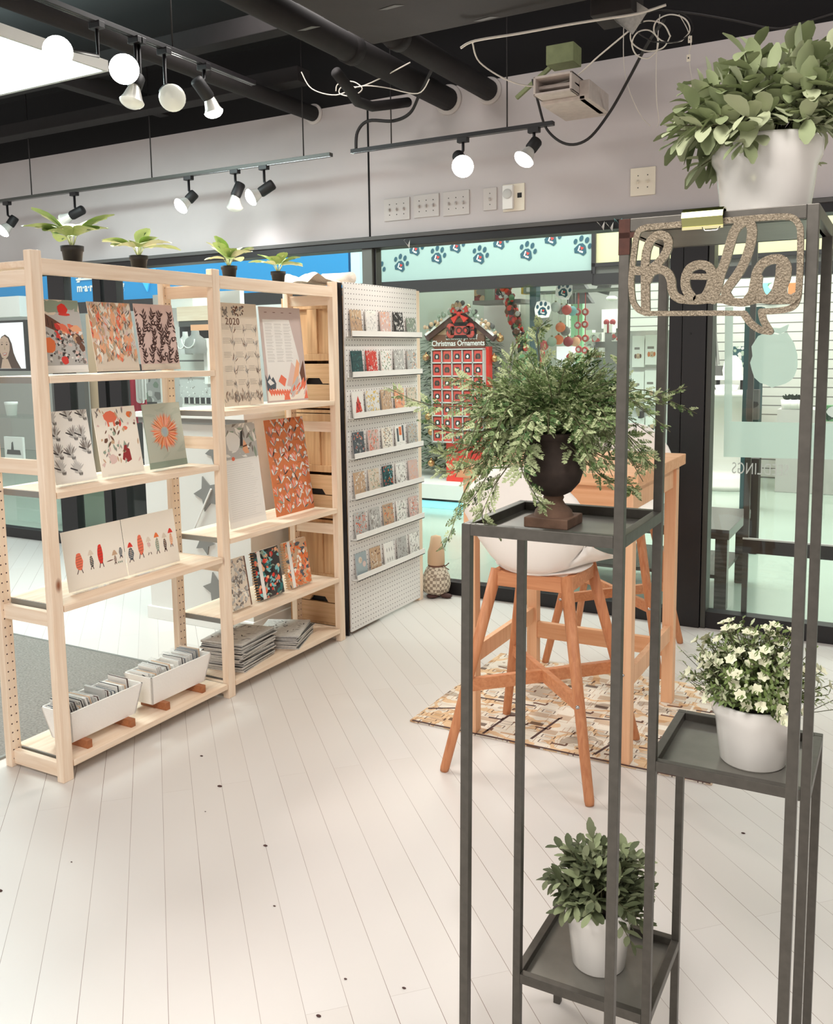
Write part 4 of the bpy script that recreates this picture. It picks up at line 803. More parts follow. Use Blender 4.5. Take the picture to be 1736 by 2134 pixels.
# ------------------------------------------------------------------ potted plants
def leaf3(b, p, d, n, L, W, m, bend=.25, cup=.12, segs=4):
    d = d.normalized(); s = d.cross(n)
    if s.length < 1e-4: s = d.orthogonal()
    s.normalize(); n = s.cross(d); rows = []
    for i in range(segs+1):
        t = i/segs; wv = W*(math.sin(PI*min(1, (t**1.25)*.9+.06))**.7)*.5 if t < 1 else W*.12
        c = p+d*(L*t)-n*(L*bend*t*t); rows.append((c-s*wv+n*wv*cup*2, c, c+s*wv+n*wv*cup*2))
    vs = [q for r in rows for q in r]; fs = []
    for i in range(segs):
        a = i*3; fs += [(a, a+1, a+4, a+3), (a+1, a+2, a+5, a+4)]
    b.add(vs, fs, m, True)
def pot(parent, r, h, m, rim=.28, taper=.76):
    b = MB(m); rb = r*taper
    b.lathe([(0, 0), (rb*.96, 0), (rb, .003), (r*.90, h*(1-rim)-.002), (r*.985, h*(1-rim)+.010), (r, h-.004), (r*.985, h), (r*.90, h-.001), (r*.88, h-.02), (0, h-.02)], n=48); b.build('pot', parent)
    b = MB('soil'); b.lathe([(r*.9, h-.016), (0, h-.012)], n=24); b.build('soil', parent)
def sage_plant(lab, loc, r, h, R, Hf, n, mats, seed, L=.045, W=.02, droop=0, asym=(0, 0)):
    random.seed(seed); t = thing('potted_plant', lab, 'potted plant', loc); pot(t, r, h, 'white_gloss')
    st = MB('leafstem'); lf = MB(mats[0]); base = Vector((0, 0, h-.015))
    for i in range(n):
        a = rnd(0, 2*PI); el = math.acos(rnd(-.12, 1)); k = rnd(.55, 1)
        tip = Vector((R*k*math.sin(el)*math.cos(a)+asym[0]*k, R*k*math.sin(el)*math.sin(a)+asym[1]*k, h-.0+Hf*k*max(0, math.cos(el))+.005+(-.03 if math.cos(el) < 0 else 0)))
        b0 = base+Vector((math.cos(a), math.sin(a), 0))*rnd(0, r*.5); mid = b0.lerp(tip, .5)+Vector((0, 0, .02))
        st.tube([b0, mid, tip], .0013, n=5, r2=.0008)
        dd = (tip-mid).normalized()
        for j in range(9):
            tt = .35+.65*j/8; p = (b0.lerp(mid, tt*2) if tt < .5 else mid.lerp(tip, tt*2-1)); an = j*2.4+rnd(-.3, .3); side = dd.orthogonal().normalized(); side.rotate(Matrix.Rotation(an, 3, dd))
            ld = (dd*rnd(.5, 1.1)+side*rnd(.6, 1)).normalized(); l = L*rnd(.6, 1.1)*(1 if j < 8 else .8)
            leaf3(lf, p, ld, Vector((0, 0, 1)) if abs(ld.z) < .9 else side, l, W*l/L*rnd(.85, 1.15), random.choice(mats), rnd(.0, .3), .12)
    st.build('stem', t); lf.build('foliage', t); return t
c = gp(GS*1.5+GT/2, GSY*.5+GT/2, ZT-.015)
sage_plant('large soft-leaved plant in a white pot on the topmost tray', c+Vector((.046, .02, 0)), .080, .132, .150, .140, 95, ['leafA', 'leafA2', 'leafA'], 4, L=.050, W=.027, asym=(.005, 0))
c = gp(GS*.5+GT/2, GSY*1.5+GT/2, ZL-.015)
sage_plant('bushy dark green plant in a white pot on the lowest tray', c, .070, .135, .122, .125, 90, ['leafdark', 'leafdark2', 'leafdark', 'leafA'], 9, L=.036, W=.018)
# white-flowered shrub on the third tray
random.seed(12); c = gp(GS*1.5+GT/2, GSY*1.5+GT/2, Z3-.015)
t = thing('potted_plant', 'round bush with tiny white flowers in a white pot on the third tray', 'potted plant', c+Vector((.028, -.01, 0))); pot(t, .075, .115, 'white_gloss')
st = MB('leafstem'); lf = MB('buxus'); fl = MB('petal')
for i in range(360):
    a = rnd(0, 2*PI); el = math.acos(rnd(-.25, 1)); k = rnd(.6, 1.03); R0 = .118
    tip = Vector((R0*k*math.sin(el)*math.cos(a), R0*k*math.sin(el)*math.sin(a), .150+.115*k*math.cos(el))); b0 = Vector((rnd(-.02, .02), rnd(-.02, .02), .10)); dd = (tip-b0).normalized()
    st.tube([b0.lerp(tip, .4), tip], .0007, n=4)
    for j in range(9):
        p = b0.lerp(tip, .5+.5*j/8); an = j*2.4; side = dd.orthogonal().normalized(); side.rotate(Matrix.Rotation(an, 3, dd)); leaf3(lf, p, (dd*.6+side).normalized(), dd, rnd(.010, .015), .006, 'buxus' if rnd(0, 1) > .25 else 'leafA2', 0, .1, 2)
    if i % 3 == 0:
        side = dd.orthogonal().normalized()
        for j in range(6): s2 = side.copy(); s2.rotate(Matrix.Rotation(j*PI/3, 3, dd)); leaf3(fl, tip, (s2+dd*.6).normalized(), dd, .012, .009, 'petal', .1, .15, 3)
for i in range(7):
    a = PI+rnd(-.5, .5) if i < 4 else rnd(-.3, .6); p = Vector((.10*math.cos(a), .10*math.sin(a)*.5, .15+rnd(-.03, .03))); q = p+Vector((.035*math.cos(a), .01, rnd(-.01, .02))); st.tube([p*.8, q], .0007, n=4)
    for j in range(6): leaf3(lf, p.lerp(q, j/5), Vector((math.cos(a), rnd(-1, 1), rnd(-1, 1))), Vector((0, 0, 1)), .011, .005, 'leafA2', 0, .1, 2)
st.build('stem', t); lf.build('foliage', t); fl.build('flowers', t)

# urn with a spreading cedar-like fern
c = gp(GS*.53-.021, GSY*.52, Z2-.015)
t = thing('potted_fern', 'dark stone urn on a square foot, overflowing with feathery variegated fern', 'potted plant', c)
b = MB('urn_foot'); b.box((-.039, -.039, 0), (.039, .039, .017)); b.build('urn_foot', t, bevel=.002)['label'] = 'square brown stone foot'
b = MB('urn_foot'); b.lathe([(.034, .017), (.031, .026), (.020, .036), (.016, .043), (.018, .048), (.016, .052)], n=32); b.build('urn_stem', t)
b = MB('urn'); b.lathe([(.014, .050), (.030, .058), (.044, .074), (.051, .096), (.050, .118), (.043, .138), (.036, .147), (.037, .152), (.046, .158), (.044, .160), (.034, .152), (0, .148)], n=40); b.build('urn_bowl', t)
LOBE = [(0, 0), (.18, .05), (.30, .24), (.40, .10), (.56, .30), (.62, .09), (.80, .17), (.82, .05), (1, 0)]
LOBE = LOBE+[(x, -y) for x, y in reversed(LOBE[1:-1])]
def lobed(b, p, d, n, L, m):
    d = d.normalized(); s = d.cross(n)
    if s.length < 1e-4: s = d.orthogonal()
    s.normalize(); n = s.cross(d); b.add([p+d*(x*L)+s*(y*L*1.15)-n*(L*.15*x*x)+n*(abs(y)*L*.25) for x, y in LOBE], [tuple(range(len(LOBE)))], m)
random.seed(31); st = MB('leafstem'); lf = MB('fern')
def frond(pts, L, pale, dens=1.0):
    P = [Vector(p) for p in pts]; out = []
    for i in range(len(P)-1):
        for k in range(8): out.append(P[i].lerp(P[i+1], k/8))
    for _ in range(3): out = [out[0]]+[(out[i-1]+out[i]*2+out[i+1])/4 for i in range(1, len(out)-1)]+[out[-1]]
    st.tube(out, .0013, n=5, r2=.0006)
    n = int(15*dens); tot = len(out)-1
    for j in range(n):
        u = .18+.82*j/(n-1); ii = min(tot-1, int(u*tot)); p = out[ii]; d = (out[ii+1]-out[ii]).normalized()
        for sg in (-1, 1):
            side = d.cross(Vector((0, 0, 1)));
            if side.length < .2: side = d.cross(Vector((.5, 1, 0)))
            side.normalize(); side.rotate(Matrix.Rotation(rnd(-.8, .8), 3, d)); sd = (side*sg+d*.8).normalized(); l = L*(1-u*.6)*rnd(.7, 1.1)
            m0 = 'fern2' if rnd(0, 1) < pale else ('fern' if rnd(0, 1) < .7 else 'ferndeep')
            q = p+sd*l; nn = 5; nrm = d.cross(sd)
            for k in range(nn):
                w = (k+1)/nn; c2 = p.lerp(q, w)
                for s2 in (-1, 1):
                    ld = (sd*.9+d*s2*.75+nrm*rnd(-.25, .25)).normalized(); lobed(lf, c2, ld, nrm+Vector((rnd(-.4, .4), rnd(-.4, .4), rnd(-.4, .4))), l*.44*(1-w*.4), m0 if k < 3 or rnd(0, 1) > pale+.2 else 'fern2')
            lobed(lf, q, sd, nrm, l*.36, m0)
top = Vector((0, 0, .155))
for i in range(92):   # dense crown
    a = rnd(0, 2*PI); el = math.acos(rnd(.0, 1)); R1 = rnd(.09, .165)
    e = top+Vector((R1*math.sin(el)*math.cos(a), R1*math.sin(el)*math.sin(a), .03+R1*.85*math.cos(el))); mid = top.lerp(e, .5)+Vector((0, 0, .025)); frond([top, mid, e], .030, .2)
for i in range(44):   # spilling skirt
    a = rnd(0, 2*PI); R1 = rnd(.12, .19); e = top+Vector((R1*math.cos(a), R1*math.sin(a)*.8, rnd(-.09, .02))); mid = top+Vector((R1*.5*math.cos(a), R1*.5*math.sin(a), .05)); frond([top, mid, e], .034, .5)
for i in range(46):   # long loose sprays, most of them on the left
    a = PI+rnd(-1.5, 1.5) if i < 34 else rnd(-.9, .7); R1 = rnd(.15, .25); e = top+Vector((R1*math.cos(a), R1*math.sin(a)*.75, rnd(-.10, .09))); mid = top+Vector((R1*.55*math.cos(a), R1*.5*math.sin(a), rnd(.05, .09))); frond([top, mid, e], .034, .4, 1.2)
O = c
def F(*px):  # long arching fronds traced to their tips, each at its own depth
    frond([top]+[onY(x, y, O.y+dy)-O for x, y, dy in px], .042, .6, 1.5)
F((1120, 830, 0), (1125, 760, .0), (1118, 690, -.01), (1135, 672, -.02)); F((1085, 860, -.03), (1000, 850, -.05), (900, 845, -.06), (855, 832, -.07), (805, 806, -.08))
F((1100, 880, -.04), (1000, 900, -.06), (930, 900, -.08), (880, 870, -.09)); F((1060, 890, -.05), (1000, 960, -.08), (960, 1040, -.09), (940, 1110, -.10), (920, 1150, -.1))
F((1080, 900, -.06), (1010, 960, -.08), (960, 980, -.09), (900, 985, -.1)); F((1060, 920, -.05), (1010, 1000, -.09), (985, 1040, -.10), (945, 1075, -.1)); F((1100, 920, -.07), (1085, 980, -.10), (1120, 1040, -.1), (1140, 1060, -.09))
F((1090, 930, -.06), (1030, 1010, -.1), (1000, 1080, -.11), (1050, 1118, -.1)); F((1200, 880, .02), (1280, 840, .04), (1300, 780, .05), (1290, 740, .05)); F((1210, 900, .02), (1300, 900, .04), (1350, 940, .05), (1330, 985, .05))
F((1200, 920, .0), (1270, 960, .02), (1340, 950, .04), (1362, 975, .04)); F((1100, 860, .04), (1060, 780, .06), (1070, 720, .06), (1100, 700, .07)); F((1180, 860, .0), (1200, 780, .0), (1230, 745, .0), (1240, 735, .0)); F((1090, 840, -.02), (1000, 800, -.03), (960, 790, -.04), (935, 800, -.04))
F((1060, 900, -.03), (980, 930, -.05), (930, 950, -.06), (900, 930, -.07)); F((1200, 940, -.03), (1260, 1000, -.02), (1320, 1010, 0), (1318, 1030, .01))
st.build('stem', t); lf.build('foliage', t)

# four small hosta-like plants on top of the shelving
def hosta(lab, y, s, seed, spread, tilt=0, z0=1.766):
    random.seed(seed); t = thing('potted_plant', lab, 'potted plant', (SX-.113, y, z0), group='small potted plants along the top of the shelving')
    r, h = .034*s, .058*s; b = MB('pot_black'); b.lathe([(0, 0), (r*.76, 0), (r*.92, h*.72), (r*1.0, h*.73), (r*1.03, h), (r*.92, h), (r*.9, h*.85), (0, h*.85)], n=28); b.build('pot', t)
    st = MB('hosta2'); lf = MB('hosta')
    for (a, el, L, W) in spread:
        d = Vector((math.sin(a)*math.cos(el), math.cos(a)*math.cos(el), math.sin(el))); p0 = Vector((0, 0, h*.85)); p1 = p0+Vector((d.x*.3, d.y*.3, 1.0))*.035*s+d*.012
        st.tube([p0, p0.lerp(p1, .5), p1], .0022*s, n=5, r2=.0014*s)
        n = Vector((0, 0, 1)) if el < 1.2 else Vector((1, 0, 0)); leaf3(lf, p1, d, n, L*1.25*s, W*1.9*s, random.choice(['hosta', 'hosta', 'hosta2']), .22, .15, 6); p2 = p1+Vector((0, 0, .0012)); leaf3(lf, p2+d*L*s*.06, d, n, L*s*.85, W*s*.35, 'hosta2' if rnd(0, 1) > .3 else 'hostadark', .22, .3, 6)
    st.build('stem', t); lf.build('foliage', t)
# a measured from +Y (to the right in the picture) around to +X (towards the viewer)
def fan(n, seed, L=.085, W=.036, lo=.1, hi=.8):
    random.seed(seed); return [(2*PI*i/n+rnd(-.25, .25), rnd(lo, hi), L*rnd(.8, 1.2), W*rnd(.8, 1.2)) for i in range(n)]
hosta('small variegated plant in a black pot, leftmost above the shelving', 2.237, 1.12, 1, fan(13, 5, .095, .034, .15, .9))
hosta('small variegated plant in a black pot, second from the left with one upright facing leaf', 2.545, 1.0, 2, fan(10, 8, .095, .036, .1, .55)+[(PI/2, 1.1, .06, .04)])
hosta('small variegated plant in a black pot, third, just past the middle post', 3.061, 1.0, 3, fan(12, 2, .075, .034, .1, .9)+[(.2+PI, 1.15, .08, .035)])
hosta('small variegated plant in a black pot, beside the folded knit blanket', 3.402, 1.0, 4, fan(11, 14, .075, .032, .0, .8))

# folded knit blanket on the shelf top
b = MB('knit'); rows = []; prof = [(3.53, .025), (3.57, .070), (3.61, .086), (3.65, .074), (3.69, .055), (3.76, .044), (3.84, .046), (3.90, .055), (3.94, .06)]
for i in range(13):
    x = -.04-.20*i/12; rows.append([(SX+x+.008*math.sin(j*1.3), y, 1.766+h*(.75+.25*math.sin(i*.6+j*.5))*(1-.25*abs(i/6-1))) for j, (y, h) in enumerate(prof)])
vs = [p for r in rows for p in r]; n = len(prof); fs = [(i*n+j, i*n+j+1, (i+1)*n+j+1, (i+1)*n+j) for i in range(12) for j in range(n-1)]
b.add(vs, fs, None, True); low = [(x, y, 1.767) for x, y, z in vs]; b.add(low, [tuple(reversed(f)) for f in fs], None)
bl = thing('knit_blanket', 'cream knit blanket folded on top of the shelving', 'blanket', (SX-.14, 3.68, 1.766)); b.build('fold', bl, world=True)
b = MB('knit'); b.tube([(SX-.05, 3.93, 1.826), (SX-.13, 3.95, 1.826), (SX-.23, 3.93, 1.826)], .030, n=16); b.build('rolled_edge', bl, world=True)

# ------------------------------------------------------------------ pine drawer cabinets standing behind the right side unit
for k, z0 in enumerate((.03, .60, 1.17)):
    t = thing('pine_cabinet', 'small pine panelled cabinet, %s of the three stacked beside the pegboard' % ['bottom', 'middle', 'top'][k], 'cabinet', (-2.70, 3.80, z0), group='stacked pine cabinets')
    b = MB('pine_panel'); 
    for a, c in (((-.19, 0, 0), (-.175, .30, .56)), ((.175, 0, 0), (.19, .30, .56)), ((-.175, 0, .545), (.175, .30, .56)), ((-.175, 0, 0), (.175, .30, .012)), ((-.175, .285, .012), (.175, .30, .545))): b.box(a, c)
    b.build('body', t)
    b = MB('pine_panel'); b.box((-.17, .008, .24), (.17, .02, .54)); dr = b.build('door', t)
    b = MB('pine_panel')
    for a, c in (((-.172, -.004, .24), (-.12, .008, .54)), ((.12, -.004, .24), (.172, .008, .54)), ((-.12, -.004, .50), (.12, .008, .54)), ((-.12, -.004, .24), (.12, .008, .275)), ((-.03, -.003, .275), (.03, .008, .50))): b.box(a, c)
    b.build('door_frame', dr, bevel=.002)
    for z, hh in ((.125, .10), (.015, .105)):
        b = MB('pine_drawer'); b.prism([(-.17, 0), (-.06, 0), (-.04, .028), (.04, .028), (.06, 0), (.17, 0), (.17, hh), (-.17, hh)] if z > .1 else [(-.17, 0), (.17, 0), (.17, hh), (-.17, hh)], -.006, .012); o = b.build('drawer_front', t, loc=(0, 0, z)); 
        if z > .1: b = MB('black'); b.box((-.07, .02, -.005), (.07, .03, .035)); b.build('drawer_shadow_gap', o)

# ------------------------------------------------------------------ white star cabinet behind the shelving
t = thing('star_counter', 'white cabinet with grey star cutouts behind the middle post of the shelving', 'cabinet', (-3.31, 3.56, 0))
b = MB('white_matte'); b.box((-.36, 0, .07), (.36, .5, 1.12)); b.build('body', t)
b = MB('white'); b.box((-.38, -.015, .0), (.37, .5, .07)); b.build('plinth', t, bevel=.003)
b = MB('white'); b.box((-.38, -.03, 1.12), (.37, .52, 1.15)); b.build('top', t, bevel=.003); b = MB('grey'); b.box((-.37, -.02, 1.09), (.365, .0, 1.12)); b.build('edge_band', t)
def star(cx, cz, r, rot, wand=False):
    q = onY(cx, cz, 3.55); pts = []
    for i in range(10):
        a = rot+PI/2+i*PI/5; rr = r if i % 2 == 0 else r*.5; pts.append((q.x+3.31+rr*math.cos(a), q.z+rr*math.sin(a)))
    b = MB('grey'); b.prism(pts, -.008, -.001); s = b.build('star', t)
    if wand: b = MB('white'); b.bar((q.x+3.31+.03, -.012, q.z+.03), (q.x+3.31-.1, -.012, q.z-.19), .008); b.build('wand', s)
star(432, 1030, .098, .35, True); star(450, 1228, .092, .25); star(446, 942, .065, .5); star(425, 1130, .07, .9)

# ------------------------------------------------------------------ bar table, stools, rug
t = thing('bar_table', 'tall pale birch bar table standing behind the steel plant stand', 'table', (-1.13, 3.3, 0))
TX0, TX1, TY0, TY1, TZ = -1.47, -.795, 2.95, 3.66, 1.03
b = MB('birch_top'); b.box((TX0, TY0, TZ-.042), (TX1, TY1, TZ)); b.build('table_top', t, world=True, bevel=.003)
LX = ((TX0+.02, TX0+.066), (TX1-.066, TX1-.02)); LY = ((TY0+.02, TY0+.066), (TY1-.066, TY1-.02))
for xx in LX:
    for yy in LY: b = MB('birch_leg'); b.box((xx[0], yy[0], 0.0075), (xx[1], yy[1], TZ-.042)); b.build('leg', t, world=True, bevel=.002)
for y0, y1 in ((TY0+.03, TY0+.05), (TY1-.05, TY1-.03)): b = MB('birch_top'); b.box((LX[0][1], y0, TZ-.13), (LX[1][0], y1, TZ-.042)); b.build('apron', t, world=True)
for xx in LX: b = MB('birch_leg'); b.box((xx[0]+.012, LY[0][1], TZ-.13), (xx[0]+.034, LY[1][0], TZ-.042)); b.build('apron', t, world=True); b = MB('birch_leg'); b.box((xx[0]+.012, LY[0][1], .27), (xx[0]+.034, LY[1][0], .335)); b.build('stretcher', t, world=True, bevel=.002)
b = MB('birch_top'); b.box((LX[0][1], TY1-.06, .20), (LX[1][0], TY1-.035, .27)); b.build('stretcher', t, world=True, bevel=.002)
b = MB('chrome'); b.cyl((LX[1][0]+.02, TY0+.0195, .33), (LX[1][0]+.02, TY0+.016, .33), .005, n=10); b.build('screw', t, world=True)

def stool(lab, cx, cy, rot, Rr=.262):
    t = thing('bar_stool', lab, 'bar stool', (cx, cy, 0), (0, 0, rot), 'white shell bar stools')
    legs = [(-1, -1), (1, -1), (-1, 1), (1, 1)]
    def P(sx, sy, z): k = 1-z/.70; return Vector((sx*(.125+(Rr-.125)*k), sy*(.125+(Rr+.012-.125)*k), z))
    for sx, sy in legs:
        b = MB('oak_stool'); p, q = P(sx, sy, .0), P(sx, sy, .70)
        b.tube([p, p.lerp(q, .02), p.lerp(q, .5), q], .014, n=14, r2=.021); b.build('leg', t)
        b = MB('chrome'); m = P(sx, sy, .30); b.cyl(m+Vector((0, sy*.0165, 0)), m+Vector((0, sy*.0195, 0)), .007, n=10); b.build('bolt', t)
    for (a, c) in (((-1, -1), (1, 1)), ((-1, 1), (1, -1))):
        b = MB('oak_stool_x'); zz = .30 if a[1] < 0 else .302; b.bar(P(*a, zz), P(*c, zz), .022, .045); b.build('cross_stretcher', t, bevel=.002)
    for (a, c) in (((-1, -1), (-1, 1)), ((1, -1), (1, 1)), ((-1, -1), (1, -1)), ((-1, 1), (1, 1))):
        b = MB('oak_stool_x'); b.bar(P(*a, .672), P(*c, .672), .024, .05); b.build('seat_rail', t, bevel=.002)
    # moulded shell: seat curving up into the back (back on the -y side)
    b = MB('shell_white'); rows = []; N = 22
    for i in range(19):
        u = i/18; row = []
        for j in range(N+1):
            v = -1+2*j/N
            if u < .5:  # seat, from front edge back
                k = u/.5; y = .20-.36*k; half = .205-.01*k; z = .715-.012*math.sin(PI*k)-.02*(1-k)**3+(.10*(k**1.2)+.02)*abs(v)**3.2
                y2 = y; x = v*half
            else:
                k = (u-.5)/.5; th = k*PI*.46; y = -.16-.075*math.sin(min(1, k*1.8)*PI/2)-.045*k; z = .715+.37*k**1.25; half = .195+.02*math.sin(PI*k)-.07*k**5; x = v*half
                y2 = y+(.10*(1-k*.6))*abs(v)**2.6; z = z+(.10+.02)*abs(v)**3.2*(1-k)-.05*k*k*abs(v)**3
            row.append((x, y2, z))
        rows.append(row)
    n = N+1; vs = [p for r in rows for p in r]; fs = [(i*n+j, i*n+j+1, (i+1)*n+j+1, (i+1)*n+j) for i in range(18) for j in range(N)]
    b.add(vs, fs, None, True); o = b.build('shell', t)
    md = o.modifiers.new('thickness', 'SOLIDIFY'); md.thickness = .009; md.offset = 1
    b = MB('shell_white')
    b.lathe([(.0, .668), (.09, .674), (.15, .698), (.17, .712), (0, .714)], n=28); b.build('seat_underside', t)
stool('white shell bar stool nearest the camera, its back turned, legs on bare floor', -1.115, 2.925, 0)
stool('white shell bar stool on the far side of the bar table', -1.21, 4.12, PI+.06)

b = MB('rug'); b.box((-1.69, 2.965, 0), (-.535, 3.86, .007)); o = b.build('woven_rug', bevel=.002); tag(o, 'cream rug with worn brown and ochre tribal pattern under the bar table', 'rug')
b = MB('dbrown')
for x0, y0, x1, y1 in ((-1.68, 2.968, -.54, 2.968), (-1.68, 3.10, -1.5, 3.2), (-1.38, 2.98, -1.36, 3.18), (-1.36, 3.18, -1.32, 3.2), (-1.2, 3.02, -1.17, 3.25), (-.95, 3.0, -.9, 3.2), (-.72, 3.05, -.62, 3.3), (-1.55, 3.3, -1.3, 3.32), (-1.1, 3.3, -.9, 3.34), (-.62, 3.3, -.6, 3.5)): b.bar((x0, y0, .0072), (x1, y1, .0072), .010, .001)
for r in range(7):
    for cidx in range(11):
        if rnd(0, 1) < .55: x, y = -1.62+cidx*.1+rnd(-.01, .01), 3.02+r*.11; b.bar((x, y, .0072), (x+.055, y+rnd(-.006, .006), .0072), .010, .001, random.choice(['brown', 'dbrown', 'tan', 'brown'])); b.bar((x+.055, y, .0072), (x+.055, y+.022, .0072), .008, .001, 'brown')
b.build('rug_print_pattern', o)

# gnome-like cloth doll at the end of the pegboard
t = thing('cloth_doll', 'small plaid cloth doll with a tied waist standing at the foot of the pegboard', 'doll', (-2.455, 4.655, 0))
b = MB('plaid'); b.lathe([(0, .012), (.05, .012), (.075, .03), (.085, .07), (.082, .12), (.06, .17), (.045, .185)], n=28); b.build('body', t)
b = MB('tan'); b.lathe([(.045, .185), (.052, .20), (.05, .27), (.04, .30), (.03, .36), (0, .37)], n=24); b.build('hood', t)
b = MB('brown'); b.lathe([(.047, .18), (.050, .184), (.050, .19), (.047, .194)], n=24); b.tube([(.045, -.02, .187), (.085, -.03, .20), (.10, -.03, .215), (.07, -.03, .19), (.10, -.03, .175)], .003); b.build('cord', t)
b = MB('dbrown'); b.sphere((-.0, -.045, .012), .04, sx=.9, sy=1.2, sz=.3); b.sphere((.075, -.02, .014), .035, sx=1.1, sy=.8, sz=.4); b.build('foot', t)

# ------------------------------------------------------------------ hola sign with its brass clip
YS = gp(GS, 0, ZT).y-.008
t = thing('hola_sign', 'glittery wooden speech bubble sign reading hola clipped to the stand', 'sign', onY(1490, 470, YS))
def C(cx, cy): q = onY(1200+cx/3.138, 420+cy/3.138, YS); return (q.x, q.z)
b = MB('ply_sign')
SK = 0
def stroke(pts, w, closed=False, w1=None):
    global SK
    SK += 1; yo = -.00018*SK
    P = [C(*p) for p in pts]; out = []
    n = len(P)
    for i in range(n if closed else n-1):
        g = (lambda k: P[k % n]) if closed else (lambda k: P[max(0, min(n-1, k))])
        p0, p1, p2, p3 = g(i-1), g(i), g(i+1), g(i+2)
        for k in range(7):
            u = k/7; out.append(tuple(.5*(2*p1[q]+(p2[q]-p0[q])*u+(2*p0[q]-5*p1[q]+4*p2[q]-p3[q])*u*u+(3*p1[q]-p0[q]-3*p2[q]+p3[q])*u**3) for q in (0, 1)))
    out.append(P[0] if closed else P[-1]); L = []; m = len(out); hw = w*1.3/3.138*.000675/2
    for i in range(m):
        a = out[max(0, i-1)]; c2 = out[min(m-1, i+1)]
        if closed and i in (0, m-1): a, c2 = out[m-2], out[1]
        dx, dz = c2[0]-a[0], c2[1]-a[1]; l = math.hypot(dx, dz) or 1; L.append((-dz/l*hw, dx/l*hw))
    vs = []
    for (x, z), (nx, nz) in zip(out, L): vs += [(x+nx, YS-.003+yo, z+nz), (x-nx, YS-.003+yo, z-nz), (x-nx, YS+.003+yo, z-nz), (x+nx, YS+.003+yo, z+nz)]
    fs = []
    for i in range(m-1):
        for k in range(4): fs.append((i*4+k, i*4+(k+1) % 4, (i+1)*4+(k+1) % 4, (i+1)*4+k))
    fs += [(0, 1, 2, 3), ((m-1)*4+3, (m-1)*4+2, (m-1)*4+1, (m-1)*4)]; b.add(vs, fs)
    if not closed:
        for x, z in (out[0], out[-1]): b.prism([(x+hw*math.cos(q*PI/6), z+hw*math.sin(q*PI/6)) for q in range(12)], YS-.003+yo+.00006, YS+.003+yo)
stroke([(470, 168), (640, 155), (800, 138), (1000, 125), (1200, 108), (1370, 100), (1425, 112), (1455, 145), (1470, 200), (1468, 400), (1460, 560), (1450, 640), (1418, 690), (1340, 712), (1216, 720)], 30)
stroke([(1216, 720), (1230, 780), (1272, 850)], 34); stroke([(1272, 850), (1205, 838), (1145, 795), (1102, 735)], 34)
stroke([(1102, 732), (900, 730), (650, 732), (480, 732)], 26); stroke([(480, 732), (420, 712), (382, 665), (370, 600), (366, 520), (374, 420), (386, 320), (398, 240), (420, 190), (470, 168)], 30)
fr = b.build('bubble_frame', t, world=True); b = MB('ply_sign')
stroke([(460, 720), (458, 600), (458, 480), (458, 430)], 46)
stroke([(457, 445), (458, 400), (468, 320), (500, 250), (550, 220), (595, 235), (610, 280), (590, 340), (550, 395), (510, 430), (480, 447)], 44)
stroke([(480, 450), (435, 455), (385, 452)], 44)
stroke([(470, 520), (500, 465), (555, 445), (605, 470), (628, 520), (632, 570), (650, 615), (690, 640)], 44)
stroke([(690, 640), (780, 648), (880, 640), (960, 640), (1020, 655), (1100, 660), (1190, 640), (1290, 645), (1400, 640), (1440, 620)], 40)
stroke([(760, 625), (725, 570), (722, 500), (750, 440), (810, 415), (870, 430), (895, 480), (885, 550), (850, 620), (800, 640)], 46); stroke([(735, 490), (800, 492), (870, 490), (930, 460), (965, 420)], 30)
stroke([(900, 640), (930, 560), (950, 480), (985, 380), (1010, 290), (1040, 200), (1080, 150), (1130, 135), (1155, 180), (1150, 260), (1125, 350), (1090, 430), (1045, 500), (1000, 560), (985, 600), (1010, 645)], 46)
stroke([(915, 520), (905, 600), (905, 650)], 36); stroke([(1130, 640), (1160, 600), (1175, 530), (1190, 460), (1230, 405), (1290, 380), (1350, 385), (1380, 430), (1375, 500), (1350, 570), (1360, 620), (1410, 642)], 46); stroke([(1345, 420), (1335, 510), (1310, 590), (1260, 640), (1215, 620), (1192, 560), (1195, 500)], 44)
b.build('hola_letters', t, world=True)
t2 = thing('binder_clip', 'shiny brass binder clip holding the hola sign to the steel bar', 'clip', onY(1465, 452, YS))
a, c = onY(1422, 437, YS-.008), onY(1508, 432, YS-.008); lo = onY(1465, 474, YS-.008).z
zt = (a.z+c.z)/2; b = MB('gold'); prof = [(YS-.006, lo), (YS-.010, lo+.006), (YS-.014, zt-.012), (YS-.012, zt-.004), (YS-.004, zt+.001), (YS+.012, zt+.001), (YS+.020, zt-.006), (YS+.020, zt-.02), (YS+.018, zt-.02), (YS+.018, zt-.007), (YS+.011, zt-.001), (YS-.003, zt-.001), (YS-.010, zt-.006), (YS-.012, zt-.012), (YS-.008, lo+.006), (YS-.005, lo+.001)]
b.prism(prof, a.x, c.x, plane='yz'); b.build('clip_body', t2, world=True)
b = MB('gold_edge'); b.bar((a.x, YS-.006, lo), (c.x, YS-.006, lo), .004); b.build('clip_lip', t2, world=True)
b = MB('chrome'); xm = (a.x+c.x)/2; b.tube([(xm, YS-.008, lo), (xm+.004, YS-.009, lo-.005), (xm+.020, YS-.009, lo-.005), (xm+.024, YS-.008, lo)], .0011, n=6); b.build('wire_handle', t2, world=True)

